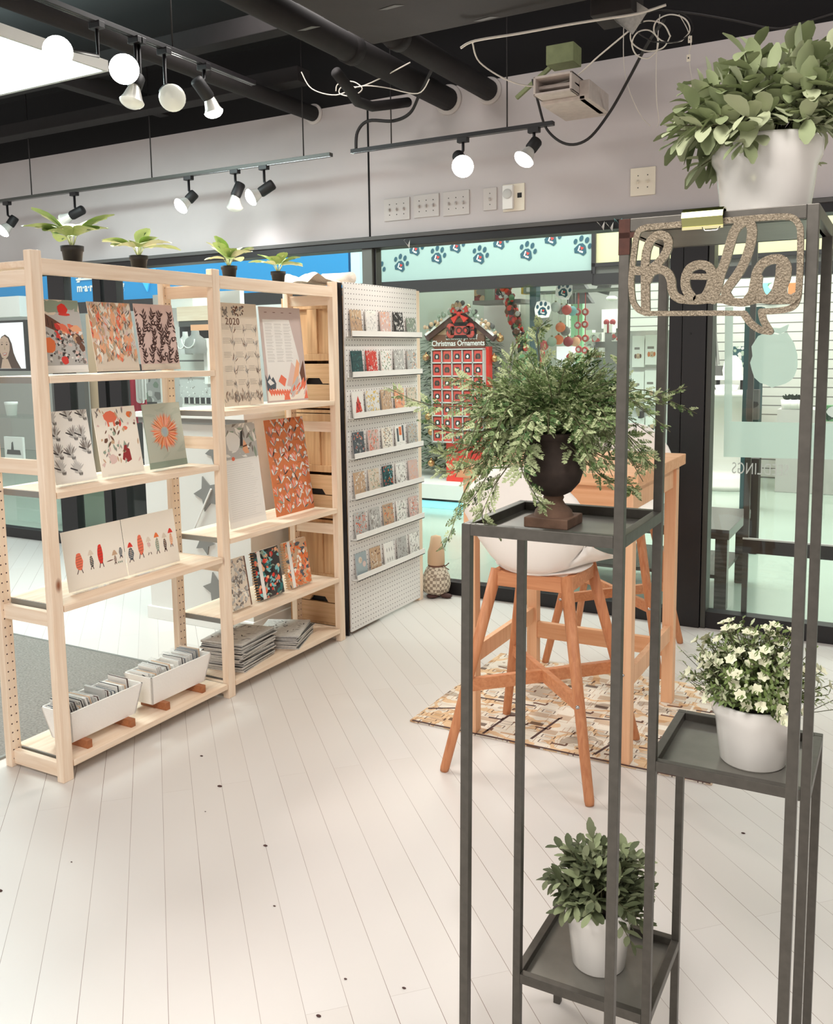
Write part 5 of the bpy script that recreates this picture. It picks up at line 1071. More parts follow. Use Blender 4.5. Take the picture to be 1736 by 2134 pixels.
# ------------------------------------------------------------------ across the mall corridor: pet shop
FY = 7.3
b = MB('seafoam'); b.box((-4.45, FY, 2.09), (-2.36, FY+.1, 2.7)); fa = b.build('shop_fascia'); tag(fa, 'pale seafoam sign band with dark paw prints across the corridor', 'sign')
def paw(x, y, Yp, s, rot, parent, back=False, nm='paw_mark'):
    q = onY(x, y, Yp-.004); b = MB('paw'); k = 0
    def R(p): c, sn = math.cos(rot), math.sin(rot); return (q.x+(p[0]*c-p[1]*sn)*s, q.z+(p[0]*sn+p[1]*c)*s)
    pad = [(-.42, -.25), (-.30, -.48), (0, -.42), (.30, -.48), (.42, -.25), (.22, .12), (0, .22), (-.22, .12)]
    if back: b.flat([R((1.18*a, 1.15*c)) for a, c in [(-.5, -.5), (0, -.6), (.5, -.5), (.62, 0), (.5, .5), (0, .66), (-.5, .5), (-.62, 0)]], Yp-.002, 'white')
    b.flat([R(p) for p in pad], Yp-.004, 'paw')
    for px, pz, rx, rz in ((-.48, .18, .12, .17), (-.19, .46, .13, .19), (.19, .46, .13, .19), (.48, .18, .12, .17)): b.flat([R(p) for p in blob2(px, pz, rx, rz, 10)], Yp-.004, 'paw')
    b.flat([R(p) for p in ((-.16, -.30), (-.08, -.30), (-.08, .02), (-.16, .02))], Yp-.0055, 'white'); b.flat([R(p) for p in ((-.05, -.34), (.2, -.34), (.2, -.24), (-.05, -.24))], Yp-.0055, 'white')
    b.flat([R(p) for p in ((.06, -.20), (.16, -.06), (.14, .0), (.06, -.03), (-.02, .0), (-.04, -.06))], Yp-.0055, 'red')
    return b.build(nm, parent)
for x, y in ((835, 550), (912, 533), (1000, 533), (1099, 525), (1212, 514), (866, 516), (951, 510), (1042, 502), (1150, 494), (787, 562)): paw(x, y, FY, .135, -.35, fa)
b = MB('yellowpanel'); b.box((-2.34, FY, 2.145), (2.5, FY+.1, 2.7)); tag(b.build('shop_fascia'), 'plain pale yellow sign panel to the right of the paw print band', 'sign')
b = MB('frame_black'); b.box((-4.7, FY-.03, 1.985), (-2.36, FY+.08, 2.09)); b.box((-2.37, FY-.03, 2.115), (2.5, FY+.08, 2.145)); b.box((-2.37, FY-.02, 1.97), (2.5, FY+.1, 2.06)); b.box((-2.372, FY-.03, 2.06), (-2.34, FY+.1, 2.7)); struct(b.build('trim_6'))
b = MB('mull_grey'); b.box((-2.36, FY, 2.06), (2.5, FY+.06, 2.12)); struct(b.build('trim_7'))
b = MB('petwall'); b.box((-4.7, 8.3, 0), (-2.95, 8.4, 3.4)); b.box((-4.75, FY, 0), (-4.65, 10.6, 3.4)); struct(b.build('wall_pet_shop'))
b = MB('slat'); b.box((-4.7, 10.6, 0), (4, 10.7, 3.5)); struct(b.build('wall_slatted'))
b = MB('petwall'); b.box((3.9, 5, 0), (4, 10.6, 3.5)); struct(b.build('wall_mall_right'))
b = MB('white'); b.box((-4.64, 7.32, .09), (-3.06, 8.28, .225)); b.box((-4.64, 7.34, .0), (-3.06, 8.28, .06), 'lightstrip'); b.box((-4.64, 7.38, .06), (-3.06, 8.28, .09), 'black'); tag(b.build('display_plinth'), 'low white display plinth with a glowing blue strip under the ornament tower', 'plinth')
b = MB('white'); b.box((onY(1008, 640, 8.22).x, 8.22, .225), (onY(1081, 640, 8.22).x, 8.26, onY(1040, 634, 8.22).z)); tag(b.build('display_board'), 'plain white board standing behind the ornament tower', 'board')
# ornament tower
TY = 7.55
def TP(x, y): q = onY(x, y, TY); return q
t = thing('ornament_display', 'red cardboard display tower of dog ornaments shaped like a snowy dog house', 'display stand', TP(962, 1005))
q0, q1 = TP(905, 724), TP(1012, 724); zb = TP(905, 921).z; x0, x1, zt2 = q0.x, q1.x, q0.z
b = MB('red'); b.box((x0, TY, zb), (x1+.03, TY+.08, zt2)); b.build('tower_body', t, world=True)
b = MB('red'); b.box((x0+.11, TY+.01, .226), (x1-.03, TY+.07, zb)); b.build('pedestal', t, world=True)
g = MB('lgrey'); rows = 7; colsn = 5; cw = (x1-x0)/colsn; ch = (zt2-zb-.03)/rows
for r in range(rows+1): z = zb+ch*r+.01; g.box((x0, TY-.06, z-.006), (x1, TY, z+.006))
for c in range(colsn+1): x = x0+cw*c; g.box((x-.004, TY-.06, zb), (x+.004, TY, zt2-.03))
g.build('grid_shelves', t, world=True)
for r in range(rows):
    for c in range(colsn):
        bx = MB('redbox'); xx, zz = x0+cw*c, zb+ch*r+.016; bx.box((xx+.014, TY-.05, zz), (xx+cw-.012, TY-.004, zz+ch*.82)); bx.flat([(xx+cw/2+dx*cw, zz+ch*.42+dz*ch) for dx, dz in ((-.22, -.2), (.22, -.2), (.26, .02), (.16, .2), (-.16, .2), (-.26, .02))], TY-.051, 'dark'); bx.flat(blob2(xx+cw/2, zz+ch*.40, cw*.12, ch*.12, 8, .2), TY-.052, random.choice(['lgrey', 'white', 'brown', 'grey']))
        o = bx.build('ornament_box'); tag(o, 'red ornament box with a dark dog picture in the dog house tower', 'box', 'ornament boxes in the tower')
ap = TP(965, 650); le, ri = TP(893, 705), TP(1035, 706); ez = le.z
b = MB('tan'); b.prism([(x0-.03, zt2+.10), (x1+.03, zt2+.10), (ap.x, ap.z)], TY-.02, TY+.01); b.build('gable', t, world=True)
b = MB('brown'); b.box((x0, TY-.03, zt2-.005), (x1, TY, zt2+.115)); b.build('header_board', t, world=True)
for A, nm in ((le, 'roof_slope'), (ri, 'roof_slope')):
    b = MB('dbrown'); b.bar((A.x, TY-.03, A.z), (ap.x, TY-.03, ap.z), .06, .05, up=(0, 1, 0)); o = b.build(nm, t, world=True); b = MB('white'); b.bar((A.x, TY-.045, A.z+.03), (ap.x, TY-.045, ap.z+.04), .02, .045, up=(0, 1, 0)); b.build('snow_edge', o)
    random.seed(2); b = MB('sage')
    for i in range(42):
        p = Vector((A.x, TY-.06, A.z+.06)).lerp(Vector((ap.x, TY-.06, ap.z+.07)), i/41)+Vector((rnd(-.03, .03), rnd(-.03, .03), rnd(-.03, .03))); b.sphere(p, rnd(.012, .026), random.choice(['sage', 'gold_edge', 'white', 'dgrey', 'tan']), n=6)
    b.build('garland', o)
bz = TP(965, 689); b = MB('redbox')
for sx in (-1, 1):
    for sz in (-1, 1): b.lathe([(0, .012), (.04, .012), (.04, 0)], c=(bz.x+sx*.10, TY-.05, bz.z+sz*.028), axis=(0, -1, 0), n=14)
b.box((bz.x-.10, TY-.062, bz.z-.04), (bz.x+.10, TY-.05, bz.z+.04)); bo = b.build('bone_sign', t, world=True)
b = MB('black'); b.box((bz.x-.15, TY-.045, bz.z-.07), (bz.x+.15, TY-.03, bz.z+.075)); b.build('sign_back', t, world=True)
tt = text('lettering', 'WOOF', .085, 'dbrown', t, (bz.x-t.location.x, TY-.066-t.location.y, bz.z-.028-t.location.z), align='CENTER', bold=.002)
text('lettering', 'Shatterproof', .062, 'white', t, (bz.x-t.location.x, TY-.034-t.location.y, zt2+.068-t.location.z), align='CENTER', bold=.001)
text('lettering', 'Christmas Ornaments', .07, 'white', t, ((x0+x1)/2-t.location.x, TY-.034-t.location.y, zt2+.012-t.location.z), align='CENTER', sx=.86, bold=.001)
rb = TP(966, 655); b = MB('red')
for a in (.5, PI-.5, -.7, PI+.7): b.prism([(rb.x, rb.z), (rb.x+.09*math.cos(a-.3), rb.z+.09*math.sin(a-.3)), (rb.x+.10*math.cos(a+.3), rb.z+.10*math.sin(a+.3))], TY-.10, TY-.08)
b.sphere((rb.x, TY-.1, rb.z), .022, n=8); b.build('bow', t, world=True)
# dark tree with gold balls behind the tower
random.seed(8); tc = onY(962, 1000, 7.97); t = thing('christmas_tree', 'dark green christmas tree with gold balls behind the red ornament tower', 'christmas tree', (tc.x, 7.96, .225))
b = MB('tree_green')
for i in range(1500):
    z = rnd(.05, 1.38); R1 = .50*(1-(z/1.5)**3*.35); a = rnd(0, 2*PI); k = math.sqrt(rnd(.3, 1)); p = Vector((R1*k*math.cos(a), R1*.34*k*math.sin(a), z)); leaf3(b, p, Vector((math.cos(a), math.sin(a), rnd(-.4, .5))), Vector((0, 0, 1)), rnd(.06, .1), .035, random.choice(['tree_green', 'tree_green', 'green_mid']), .2, .1, 2)
b.build('foliage', t); b = MB('brown'); b.cyl((0, 0, 0), (0, 0, 1.4), .025); b.build('trunk', t)
for x, y in ((888, 745), (1030, 747), (893, 868), (899, 965), (899, 900), (1042, 705), (925, 695)):
    q = onY(x, y, 7.62 if x > 1000 or x == 925 else 7.68); b = MB('bulb_gold'); b.sphere(q, .036, n=14); b.cyl(q+Vector((0, 0, .034)), q+Vector((0, 0, .05)), .008); tag(b.build('tree_ball'), 'gold ball ornament on the dark christmas tree', 'ornament', 'gold balls on the christmas tree')
# hanging goods above and beside the white board
def bx(name, lab, cat, x0, y0, x1, y1, Yp, m, dep=.1, grp=None, extra=None, floor=False):
    a, c = onY(x0, y0, Yp), onY(x1, y1, Yp)
    if floor: c.z = 0
    b = MB(m); b.box((a.x, Yp, c.z), (c.x, Yp+dep, a.z)); 
    if extra: extra(b, a.x, c.x, c.z, a.z, Yp)
    return tag(b.build(name, bevel=0), lab, cat, grp)
def blobs(cols, n, r):
    def f(b, x0, x1, z0, z1, Yp):
        for i in range(n):
            k = rnd(r*.5, r)
            b.flat([(max(x0, min(x1, p)), max(z0, min(z1, q))) for p, q in blob2(rnd(x0, x1), rnd(z0, z1), k, k, 8, .3)], Yp-.001-.0001*i, random.choice(cols))
    return f
bx('stocking_pack', 'dark red patterned pack hanging left of the greenery above the white board', 'pack', 988, 583, 1010, 628, 7.9, 'brown', extra=blobs(['red_dark', 'tan', 'grey'], 12, .05))
bx('gift_bag', 'red and white gift bag on the shelf above the white board', 'gift bag', 1028, 592, 1052, 625, 7.95, 'red', extra=blobs(['white', 'dark', 'crimson'], 10, .05))
bx('storage_tin', 'grey-green tin beside the red gift bag above the white board', 'tin', 1010, 590, 1028, 627, 7.9, 'sage')
bx('gift_bag', 'pale yellow gift bag right of the red bow greenery', 'gift bag', 1086, 584, 1104, 612, 7.9, 'yellow')
bx('wall_shelf', 'grey shelf edge carrying the gift bags above the white board', 'shelf', 985, 627, 1085, 631, 7.88, 'grey', dep=.3)
random.seed(17); t = thing('holiday_garland', 'garland of greenery and red bows hanging right of the white board', 'garland', onY(1085, 640, 7.8))
b = MB('tree_green')
for i in range(260):
    u = rnd(0, 1); q = onY(1052+u*38+rnd(-8, 8), 592+u*135+rnd(-12, 12), 7.8+rnd(-.06, .06)); b.sphere(q, rnd(.015, .035), random.choice(['tree_green', 'dark', 'red', 'red_dark', 'lgrey', 'green_mid', 'red', 'brown']), n=6)
b.build('garland_strand', t, world=True)
bx('door_post', 'dark teal upright between the garland and the hanging ornaments', 'post', 1104, 575, 1117, 760, 7.6, 'dteal', dep=.1, floor=True)
bx('lime_upright', 'pale green upright strip behind the hanging ornament discs', 'post', 1190, 630, 1213, 760, 8.2, 'lime', dep=.05, floor=True)
bx('lime_upright', 'pale green upright strip behind the garland', 'post', 1082, 690, 1095, 760, 8.2, 'lime', dep=.05, floor=True)
q = onY(1207, 632, 8.1); b = MB('dgrey'); b.prism([(q.x-.02*0-.12, q.z), (q.x+.12, q.z), (q.x+.05, q.z+.1), (q.x+.09, q.z+.1), (q.x+.02, q.z+.2), (q.x+.05, q.z+.2), (q.x-.02, q.z+.32), (q.x-.09, q.z+.2), (q.x-.06, q.z+.2), (q.x-.12, q.z+.1)], 8.1, 8.2); tag(b.build('tree_cutout'), 'dark flat tree-shaped cutout above the pale green strip', 'decoration')
random.seed(19)
for i, (x, y) in enumerate(((1204, 650), (1220, 650), (1204, 678), (1219, 676), (1205, 706), (1220, 705), (1206, 728), (1219, 730))):
    q = onY(x, y, 7.95); b = MB('redbox'); b.lathe([(0, .01), (.028, .01), (.034, 0), (0, -.002)], c=q, axis=(0, -1, 0), n=14); b.cyl(q, (q.x, q.y, 1.956), .002, n=5); b.flat(blob2(q.x, q.z, .016, .016, 8, .2), q.y-.012, 'white'); tag(b.build('disc_ornament'), 'hanging round red and white disc ornament in front of the green strip', 'ornament', 'disc ornaments on the green strip')
for i, (x, y, m) in enumerate(((1158, 640, 'lgrey'), (1170, 645, 'grey'), (1181, 646, 'redbox'), (1192, 648, 'aqua'), (1136, 665, 'lgrey'), (1150, 712, 'sage'), (1164, 708, 'orange'), (1184, 712, 'red_dark'), (1199, 712, 'peach'), (1126, 738, 'red'), (1133, 720, 'redbox'), (1125, 757, 'coral'), (1168, 682, 'orange'), (1178, 690, 'grey'))):
    q = onY(x, y, 7.74+.035*(i*3 % 5)); b = MB(m); b.sphere(q, .045, n=14); b.cyl(q+Vector((0, 0, .043)), q+Vector((0, 0, .056)), .009, 'gold'); b.cyl(q+Vector((0, 0, .056)), (q.x, q.y, 1.956), .0015, 'lgrey', n=4); tag(b.build('ball_ornament'), {'lgrey': 'silver', 'redbox': 'dull red', 'aqua': 'pale blue', 'sage': 'sage green', 'red_dark': 'dark red', 'red': 'bright red'}.get(m, m)+' ball ornament in the hanging cluster above the fern tip', 'ornament', 'ball ornaments in the hanging cluster')
bx('glowing_package', 'white and red package glowing under the ball ornaments', 'package', 1160, 722, 1192, 765, 7.9, 'screen', dep=.1, floor=True, extra=blobs(['red', 'coral', 'white'], 12, .04))
g = MB('glass'); g.box((-3.0, 7.402, 0), (-1.6, 7.408, 1.985)); struct(g.build('window_4'))
for i, (x, y) in enumerate(((1131, 645), (1175, 606))):
    o = paw(x, y, 7.4, .105, -.1 if i == 0 else -.3, None, True, 'paw_sticker'); tag(o, ['white-edged paw sticker on the far shop window, lower one', 'white-edged paw sticker on the far shop window, upper one'][i], 'sticker', 'paw stickers')
b = MB('grey'); b.box((-3.15, 7.72, 1.955), (-2.2, 7.80, 1.97)); b.box((-3.15, 7.93, 1.955), (-2.2, 7.97, 1.97)); b.box((-3.15, 7.72, 1.97), (-3.12, 7.97, 2.6)); b.box((-2.23, 7.72, 1.97), (-2.2, 7.97, 2.6)); tag(b.build('hanging_rail'), 'grey overhead rail from which the ball ornaments hang', 'rail')
# greeting and gift racks
bx('display_tower', 'grey display tower under the white gift box with red ribbon', 'display stand', 1238, 694, 1290, 860, 8.4, 'grey', dep=.4, floor=True)
def ribbon(b, x0, x1, z0, z1, Yp):
    w = (x1-x0)/5; b.box(((x0+x1)/2-w/2, Yp-.003, z0), ((x0+x1)/2+w/2, Yp, z1), 'red_dark'); b.sphere(((x0+x1)/2-.03, Yp+.05, z1+.02), .03, 'red_dark', n=8); b.sphere(((x0+x1)/2+.03, Yp+.05, z1+.02), .03, 'red_dark', n=8)
bx('gift_box', 'white gift box with a dark red ribbon on the grey display tower', 'gift box', 1258, 676, 1276, 694, 8.4, 'white', dep=.12, extra=ribbon)
bx('white_poster', 'blank white poster on the wall behind the gift box', 'poster', 1254, 645, 1290, 684, 9.4, 'white', dep=.1)
bx('wall_section', 'grey wall section behind the gift tower', 'wall panel', 1222, 560, 1300, 760, 9.5, 'grey', dep=.1, floor=True)
for i, (x0, y0, x1, y1) in enumerate(((1221, 688, 1234, 720), (1234, 693, 1254, 712), (1275, 693, 1290, 711), (1230, 725, 1254, 745), (1219, 722, 1229, 748))):
    bx('card_rack', 'small rack of white cards on the grey display tower, '+['far left', 'upper middle', 'upper right', 'lower middle', 'lower left'][i], 'card rack', x0, y0, x1, y1, 8.3, 'paper', dep=.1, grp='card racks on the display tower', extra=blobs(['redbox', 'lgrey', 'softink'], 7, .03))
q = onY(1262, 592, 8.0); b = MB('dgrey'); b.cyl(q+Vector((.03, 0, .10)), q+Vector((-.03, 0, -.08)), .05, r2=.062); b.cyl(q+Vector((.03, 0, .1)), (q.x+.03, q.y, 3.5), .01); tag(b.build('shop_spotlight'), 'dark cylinder spotlight hanging in the far shop', 'spotlight')
q = onY(1275, 622, 9.0); b = MB('white'); b.sphere(q, .06, n=10, sz=.45); tag(b.build('ceiling_fixture'), 'small white fixture glowing below the dark cylinder spotlight', 'lamp')
# dog calendars between the stand posts
for i, (x0, y0, x1, y1) in enumerate(((1318, 700, 1342, 765), (1345, 698, 1372, 760), (1316, 775, 1341, 850), (1344, 772, 1370, 845), (1312, 870, 1342, 905), (1345, 868, 1372, 902))):
    def dog(b, xa, xb, za, zb2, Yp, i=i):
        cx, cz = (xa+xb)/2, za+(zb2-za)*.35; rr = (xb-xa)*.22; m = ['brown', 'terracotta', 'terracotta', 'grey', 'red', 'softink'][i]
        b.flat(blob2(cx, cz, rr, rr, 10, .08), Yp-.002, 'white' if i in (2,) else 'tan'); b.flat(blob2(cx-rr, cz, rr*.45, rr*.9, 8, .1), Yp-.003, m); b.flat(blob2(cx+rr*.9, cz+rr*.1, rr*.4, rr*.8, 8, .1), Yp-.003, m); b.flat(blob2(cx, cz-rr*.35, rr*.2, rr*.15, 7), Yp-.004, 'ink'); b.box((xa+.02, Yp-.002, zb2-.12), (xb-.04, Yp, zb2-.10), 'softink')
    bx('dog_calendar', 'white calendar with a dog head, %s, on the rack between the stand posts' % ['top left', 'top right', 'middle left', 'middle right', 'bottom left', 'bottom right'][i], 'calendar', x0, y0, x1, y1, 7.9, 'paper', dep=.04, grp='dog calendars on the far rack', extra=dog)
bx('calendar_rack', 'pale rack holding the dog calendars', 'rack', 1308, 690, 1400, 1000, 7.94, 'lgrey', dep=.3, floor=True)
bx('swirled_bracket', 'black curled metal bracket under the dog calendars', 'bracket', 1330, 858, 1336, 872, 7.84, 'black', dep=.1)

# ---------- right side of the pet shop seen through the glass door
t = thing('round_pedestal', 'white round pedestal with a moulded base behind the mirrored lettering', 'pedestal', (-1.72, 9.75, 0))
b = MB('white'); b.lathe([(0, 0), (.34, 0), (.34, .05), (.30, .07), (.30, .11), (.24, .14), (.21, .20), (.21, .90), (.25, .93), (.34, .95), (.34, 1.0), (0, 1.0)], n=40); b.build('column', t)
b = MB('paper'); b.lathe([(0, 1.0), (.10, 1.0), (.12, 1.06), (0, 1.07)], n=24); b.build('dish', t)
t = thing('white_stool', 'slim white stool standing left behind the round pedestal', 'stool', (-1.75, 10.25, 0)); b = MB('white'); b.box((-.2, -.15, 1.1), (.15, .15, 1.14)); b.build('seat', t); b = MB('white'); b.lathe([(.1, 1.14), (.11, 1.2), (.09, 1.3), (.03, 1.36), (0, 1.36)], n=16); b.build('bundle', t)
for sx in (-.15, .1): b = MB('black'); b.cyl((sx, 0, 0), (sx, 0, 1.1), .02); b.build('leg', t)
bx('dark_post', 'dark teal post in the far shop, crossing behind the frosted film', 'post', 1553, 640, 1579, 900, 8.4, 'dteal', dep=.2, floor=True)
bx('dark_post', 'black lower post under the mirrored lettering', 'post', 1552, 955, 1577, 1108, 6.6, 'black', dep=.1, floor=True)
bx('patterned_bag', 'dark green patterned bag hanging above the dog card', 'bag', 1528, 722, 1551, 765, 10.5, 'dteal', dep=.1, extra=blobs(['lgrey', 'sage'], 12, .03))
bx('dog_card', 'tall white card with a red-eared dog in the far shop', 'card', 1525, 766, 1551, 842, 10.5, 'paper', dep=.1, extra=lambda b, x0, x1, z0, z1, Yp: (b.flat(blob2(x0+.04, z0+.12, .03, .04, 8, .1), Yp-.002, 'coral'), b.flat(blob2(x1-.04, z0+.12, .03, .04, 8, .1), Yp-.002, 'coral')))
bx('grey_cushion', 'dark grey cushion with a black shape beside the post', 'cushion', 1556, 812, 1579, 875, 8.3, 'dgrey', dep=.11, extra=lambda b, x0, x1, z0, z1, Yp: b.flat(blob2((x0+x1)/2, (z0+z1)/2, .05, .035, 9, .2), Yp-.003, 'black'))
bx('shop_counter', 'pale counter at the back of the far shop', 'counter', 1620, 853, 1760, 925, 9.6, 'lgrey', dep=.5, floor=True)
for i, x in enumerate((1640, 1655, 1670)):
    q = onY(x, 852, 9.65); t = thing('counter_plant', 'small dark plant on the pale counter, '+['left', 'middle', 'right'][i]+' one', 'plant', q, group='plants on the far counter'); b = MB('white'); b.lathe([(0, 0), (.05, 0), (.06, .09), (0, .09)], n=16); b.build('pot', t); b = MB('tree_green')
    for k in range(24): leaf3(b, Vector((0, 0, .09)), Vector((rnd(-1, 1), rnd(-1, 1), rnd(.4, 1.6))), Vector((0, 1, .1)), .06, .025, 'tree_green', .2, .1, 2)
    b.build('foliage', t)
t = thing('broom_rack', 'grey brooms and poles leaning beside the door pillar in the far shop', 'rack', onY(1492, 800, 10.4))
for x0, y0, x1, y1 in ((1486, 660, 1497, 760), (1490, 662, 1503, 715), (1483, 650, 1490, 700)): b = MB('grey'); b.bar(onY(x0, y0, 10.4), (onY(x1, y1, 10.4).x, 10.4, 0 if x0 == 1490 else onY(x1, y1, 10.4).z), .03); b.build('pole', t, world=True)
b = MB('dgrey'); b.prism([(onY(1485, 762, 10.4).x, onY(1485, 788, 10.4).z), (onY(1510, 762, 10.4).x, onY(1510, 788, 10.4).z), (onY(1507, 762, 10.4).x, onY(1507, 762, 10.4).z), (onY(1487, 762, 10.4).x, onY(1487, 762, 10.4).z)], 10.35, 10.4); b.build('bristles', t, world=True)
bx('green_crate', 'dark green patterned package at the right edge behind the stand', 'package', 1722, 845, 1800, 880, 7.6, 'green_mid', dep=.1, extra=blobs(['tree_green', 'lgrey'], 10, .05))
bx('hanging_product', 'terracotta-coloured package seen inside the last letter of the sign', 'package', 1643, 590, 1657, 620, 10.5, 'terracotta', dep=.1)
bx('hanging_product', 'green and white package seen inside the last letter of the sign', 'package', 1590, 590, 1620, 625, 10.5, 'aqua', dep=.1, extra=blobs(['green_mid', 'white'], 6, .05))

# ------------------------------------------------------------------ bench in the corridor, close to the glass
t = thing('slatted_bench', 'dark stained low bench table with a lower shelf just outside the glass', 'bench', (-1.5, 5.4, 0))
b = MB('bench_dark'); b.box((-2.2, 5.07, .40), (-.86, 5.80, .455)); b.build('bench_top', t, world=True, bevel=.003)
for x in (-2.18, -.935):
    for y in (5.08, 5.73): b = MB('bench_dark'); b.box((x, y, 0), (x+.065, y+.06, .40)); b.build('leg', t, world=True, bevel=.002)
b = MB('bench_dark'); b.box((-2.13, 5.12, .165), (-.91, 5.76, .185)); b.build('lower_shelf', t, world=True)

# ------------------------------------------------------------------ left side: blue sign shop and things behind the shelves
b = MB('blue'); b.box((-12.9, FY, 2.06), (-4.72, FY+.08, 2.72)); sg = tag(b.build('blue_fascia'), 'bright blue shop sign band reading your marketing', 'sign')
b = MB('fascia_white'); b.box((-4.72, FY-.005, 2.06), (-4.62, FY+.08, 2.72)); b.build('white_edge', sg)
q = onY(160, 608, FY-.01); q2 = onY(278, 606, FY-.01)
text('lettering', 'm·a·r·k·e·t·i·n·g', .125, 'white', sg, (q.x, FY-.006, q.z+.0), sx=.92, bold=.004, spacing=1.05)
text('lettering', 'your', .40, 'white', sg, (q.x+.02, FY-.006, q.z+.20), sx=.9, bold=.006, shear=.2)
b = MB('white'); b.box((q.x, FY-.012, q.z+.125), (q2.x+.02, FY, q.z+.145)); b.box((q.x, FY-.012, q.z+.158), (q2.x+.02, FY, q.z+.170)); b.build('underline', sg)
q = onY(303, 600, FY-.02); b = MB('blue_hi'); b.prism([(q.x-.10, q.z+.16), (q.x+.02, q.z-.04), (q.x+.05, q.z+.05), (q.x+.16, q.z+.20), (q.x+.06, q.z+.2)], FY-.02, FY-.002); b.build('arrow_mark', sg)
b = MB('black'); b.box((-13, FY-.02, 1.94), (-4.70, FY+.08, 2.06)); struct(b.build('trim_8'))
b = MB('white_matte'); b.box((-13, 9.4, 0), (-4.7, 9.5, 3.5)); b.box((-13.1, 4.8, 0), (-13, 9.5, 3.5)); struct(b.build('wall_mall_left'))
def by(name, lab, cat, x0, y0, x1, y1, Yp, m, **k): return bx(name, lab, cat, x0, y0, x1, y1, Yp, m, **k)
by('wall_panel', 'plain beige wall panel behind the art prints', 'wall panel', 178, 655, 250, 1000, 6.9, 'tan', dep=.06, floor=True)
by('wall_panel', 'dark grey glossy panel left of the beige wall panel', 'wall panel', 106, 780, 178, 852, 6.8, 'dgrey', dep=.06, floor=True)
by('display_column', 'black display column between beige panel and red cloth', 'column', 247, 760, 276, 1120, 6.0, 'black', dep=.4, floor=True)
by('display_column', 'wide black cabinet base seen under the second shelf', 'column', 268, 960, 352, 1100, 5.3, 'frame_black', dep=.5, floor=True)
by('teal_glass_case', 'pale teal glass case behind the lower shelves', 'display case', 126, 1000, 262, 1150, 5.3, 'sage', dep=.4, floor=True)
t = thing('hanging_cloth', 'crimson cloth with a white ruffled cloth hanging behind the shelf', 'cloth', onY(288, 830, 5.6))
def wavy(name, x0, y0, x1, y1, Yp, m, amp=.02):
    a, c = onY(x0, y0, Yp), onY(x1, y1, Yp); b = MB(m); N = 24; vs = []
    for i in range(N+1):
        u = i/N
        for v in (0, 1): vs.append((a.x+(c.x-a.x)*u, Yp+amp*math.sin(u*22), a.z+(c.z-a.z)*v+(.02*math.sin(u*15) if v else 0)))
    b.add(vs, [(2*i, 2*i+1, 2*i+3, 2*i+2) for i in range(N)], m, True); b.add([(x, y+.004, z) for x, y, z in vs], [(2*i, 2*i+2, 2*i+3, 2*i+1) for i in range(N)], m, True); return b.build(name, t, world=True)
wavy('crimson_layer', 270, 785, 306, 878, 5.6, 'crimson'); wavy('white_layer', 281, 775, 304, 836, 5.55, 'white')
by('mannequin_print', 'pale grey patterned bag hanging right of the crimson cloth', 'bag', 303, 775, 336, 838, 5.5, 'lgrey', dep=.05, extra=blobs(['sage', 'white', 'grey'], 10, .04))
# white jewellery kiosk behind bay one
JY = 4.95
t = thing('jewelry_kiosk', 'white jewellery kiosk with necklace busts behind the first bay', 'kiosk', onY(410, 1000, JY+.2))
def part(nm, x0, y0, x1, y1, m, dy=0, dep=.1, extra=None):
    a, c = onY(x0, y0, JY+dy), onY(x1, y1, JY+dy); b = MB(m); b.box((a.x, JY+dy, c.z), (c.x, JY+dy+dep, a.z))
    if extra: extra(b, a.x, c.x, c.z, a.z, JY+dy)
    return b.build(nm, t, world=True)
part('back_panel', 318, 615, 505, 760, 'white', .45, .05); part('counter', 380, 842, 520, 1160, 'white_matte', .0, .4); part('counter_edge', 375, 850, 520, 862, 'grey', -.02, .02)
part('upper_box', 340, 622, 402, 640, 'white', .1, .3); part('wood_fascia', 368, 640, 436, 667, 'pine_x', .05, .03); part('shelf_band', 372, 667, 436, 679, 'dgrey', .06, .03); part('orange_strip', 397, 677, 436, 688, 'peach', .03, .02); part('niche', 374, 680, 436, 733, 'dark', .12, .03)
part('slatted_front', 368, 733, 430, 778, 'slat', .02, .1); part('dotted_panel', 374, 786, 442, 830, 'lgrey', .0, .03, blobs(['softink', 'white'], 40, .006)); part('card_row', 384, 828, 442, 842, 'dark', -.01, .03, lambda b, x0, x1, z0, z1, Yp: [b.box((x0+(x1-x0)*i/5-.003, Yp-.01, z0), (x0+(x1-x0)*i/5+.003, Yp, z1), 'white') for i in range(6)])
part('side_post', 423, 705, 434, 800, 'white', -.03, .03); part('ledge', 340, 778, 445, 786, 'white', -.02, .2)
for i, (x, y, s) in enumerate(((408, 722, .075), (387, 724, .05))):
    q = onY(x, y, JY-.10); b = MB('grey' if i == 0 else 'lgrey'); b.lathe([(s, -.05), (s*1.05, -.02), (s*.9, .05), (s*.4, .08), (s*.35, .11), (0, .11)], c=q, n=20); b.tube([q+Vector((s*.8*math.cos(a), -s*1.0, .05+.06*math.sin(a))) for a in [PI+k*PI/8 for k in range(9)]], .004, 'white', n=5)
    tag(b.build('necklace_bust'), ['large grey necklace bust on the jewellery kiosk', 'small pale necklace bust on the jewellery kiosk'][i], 'display bust')
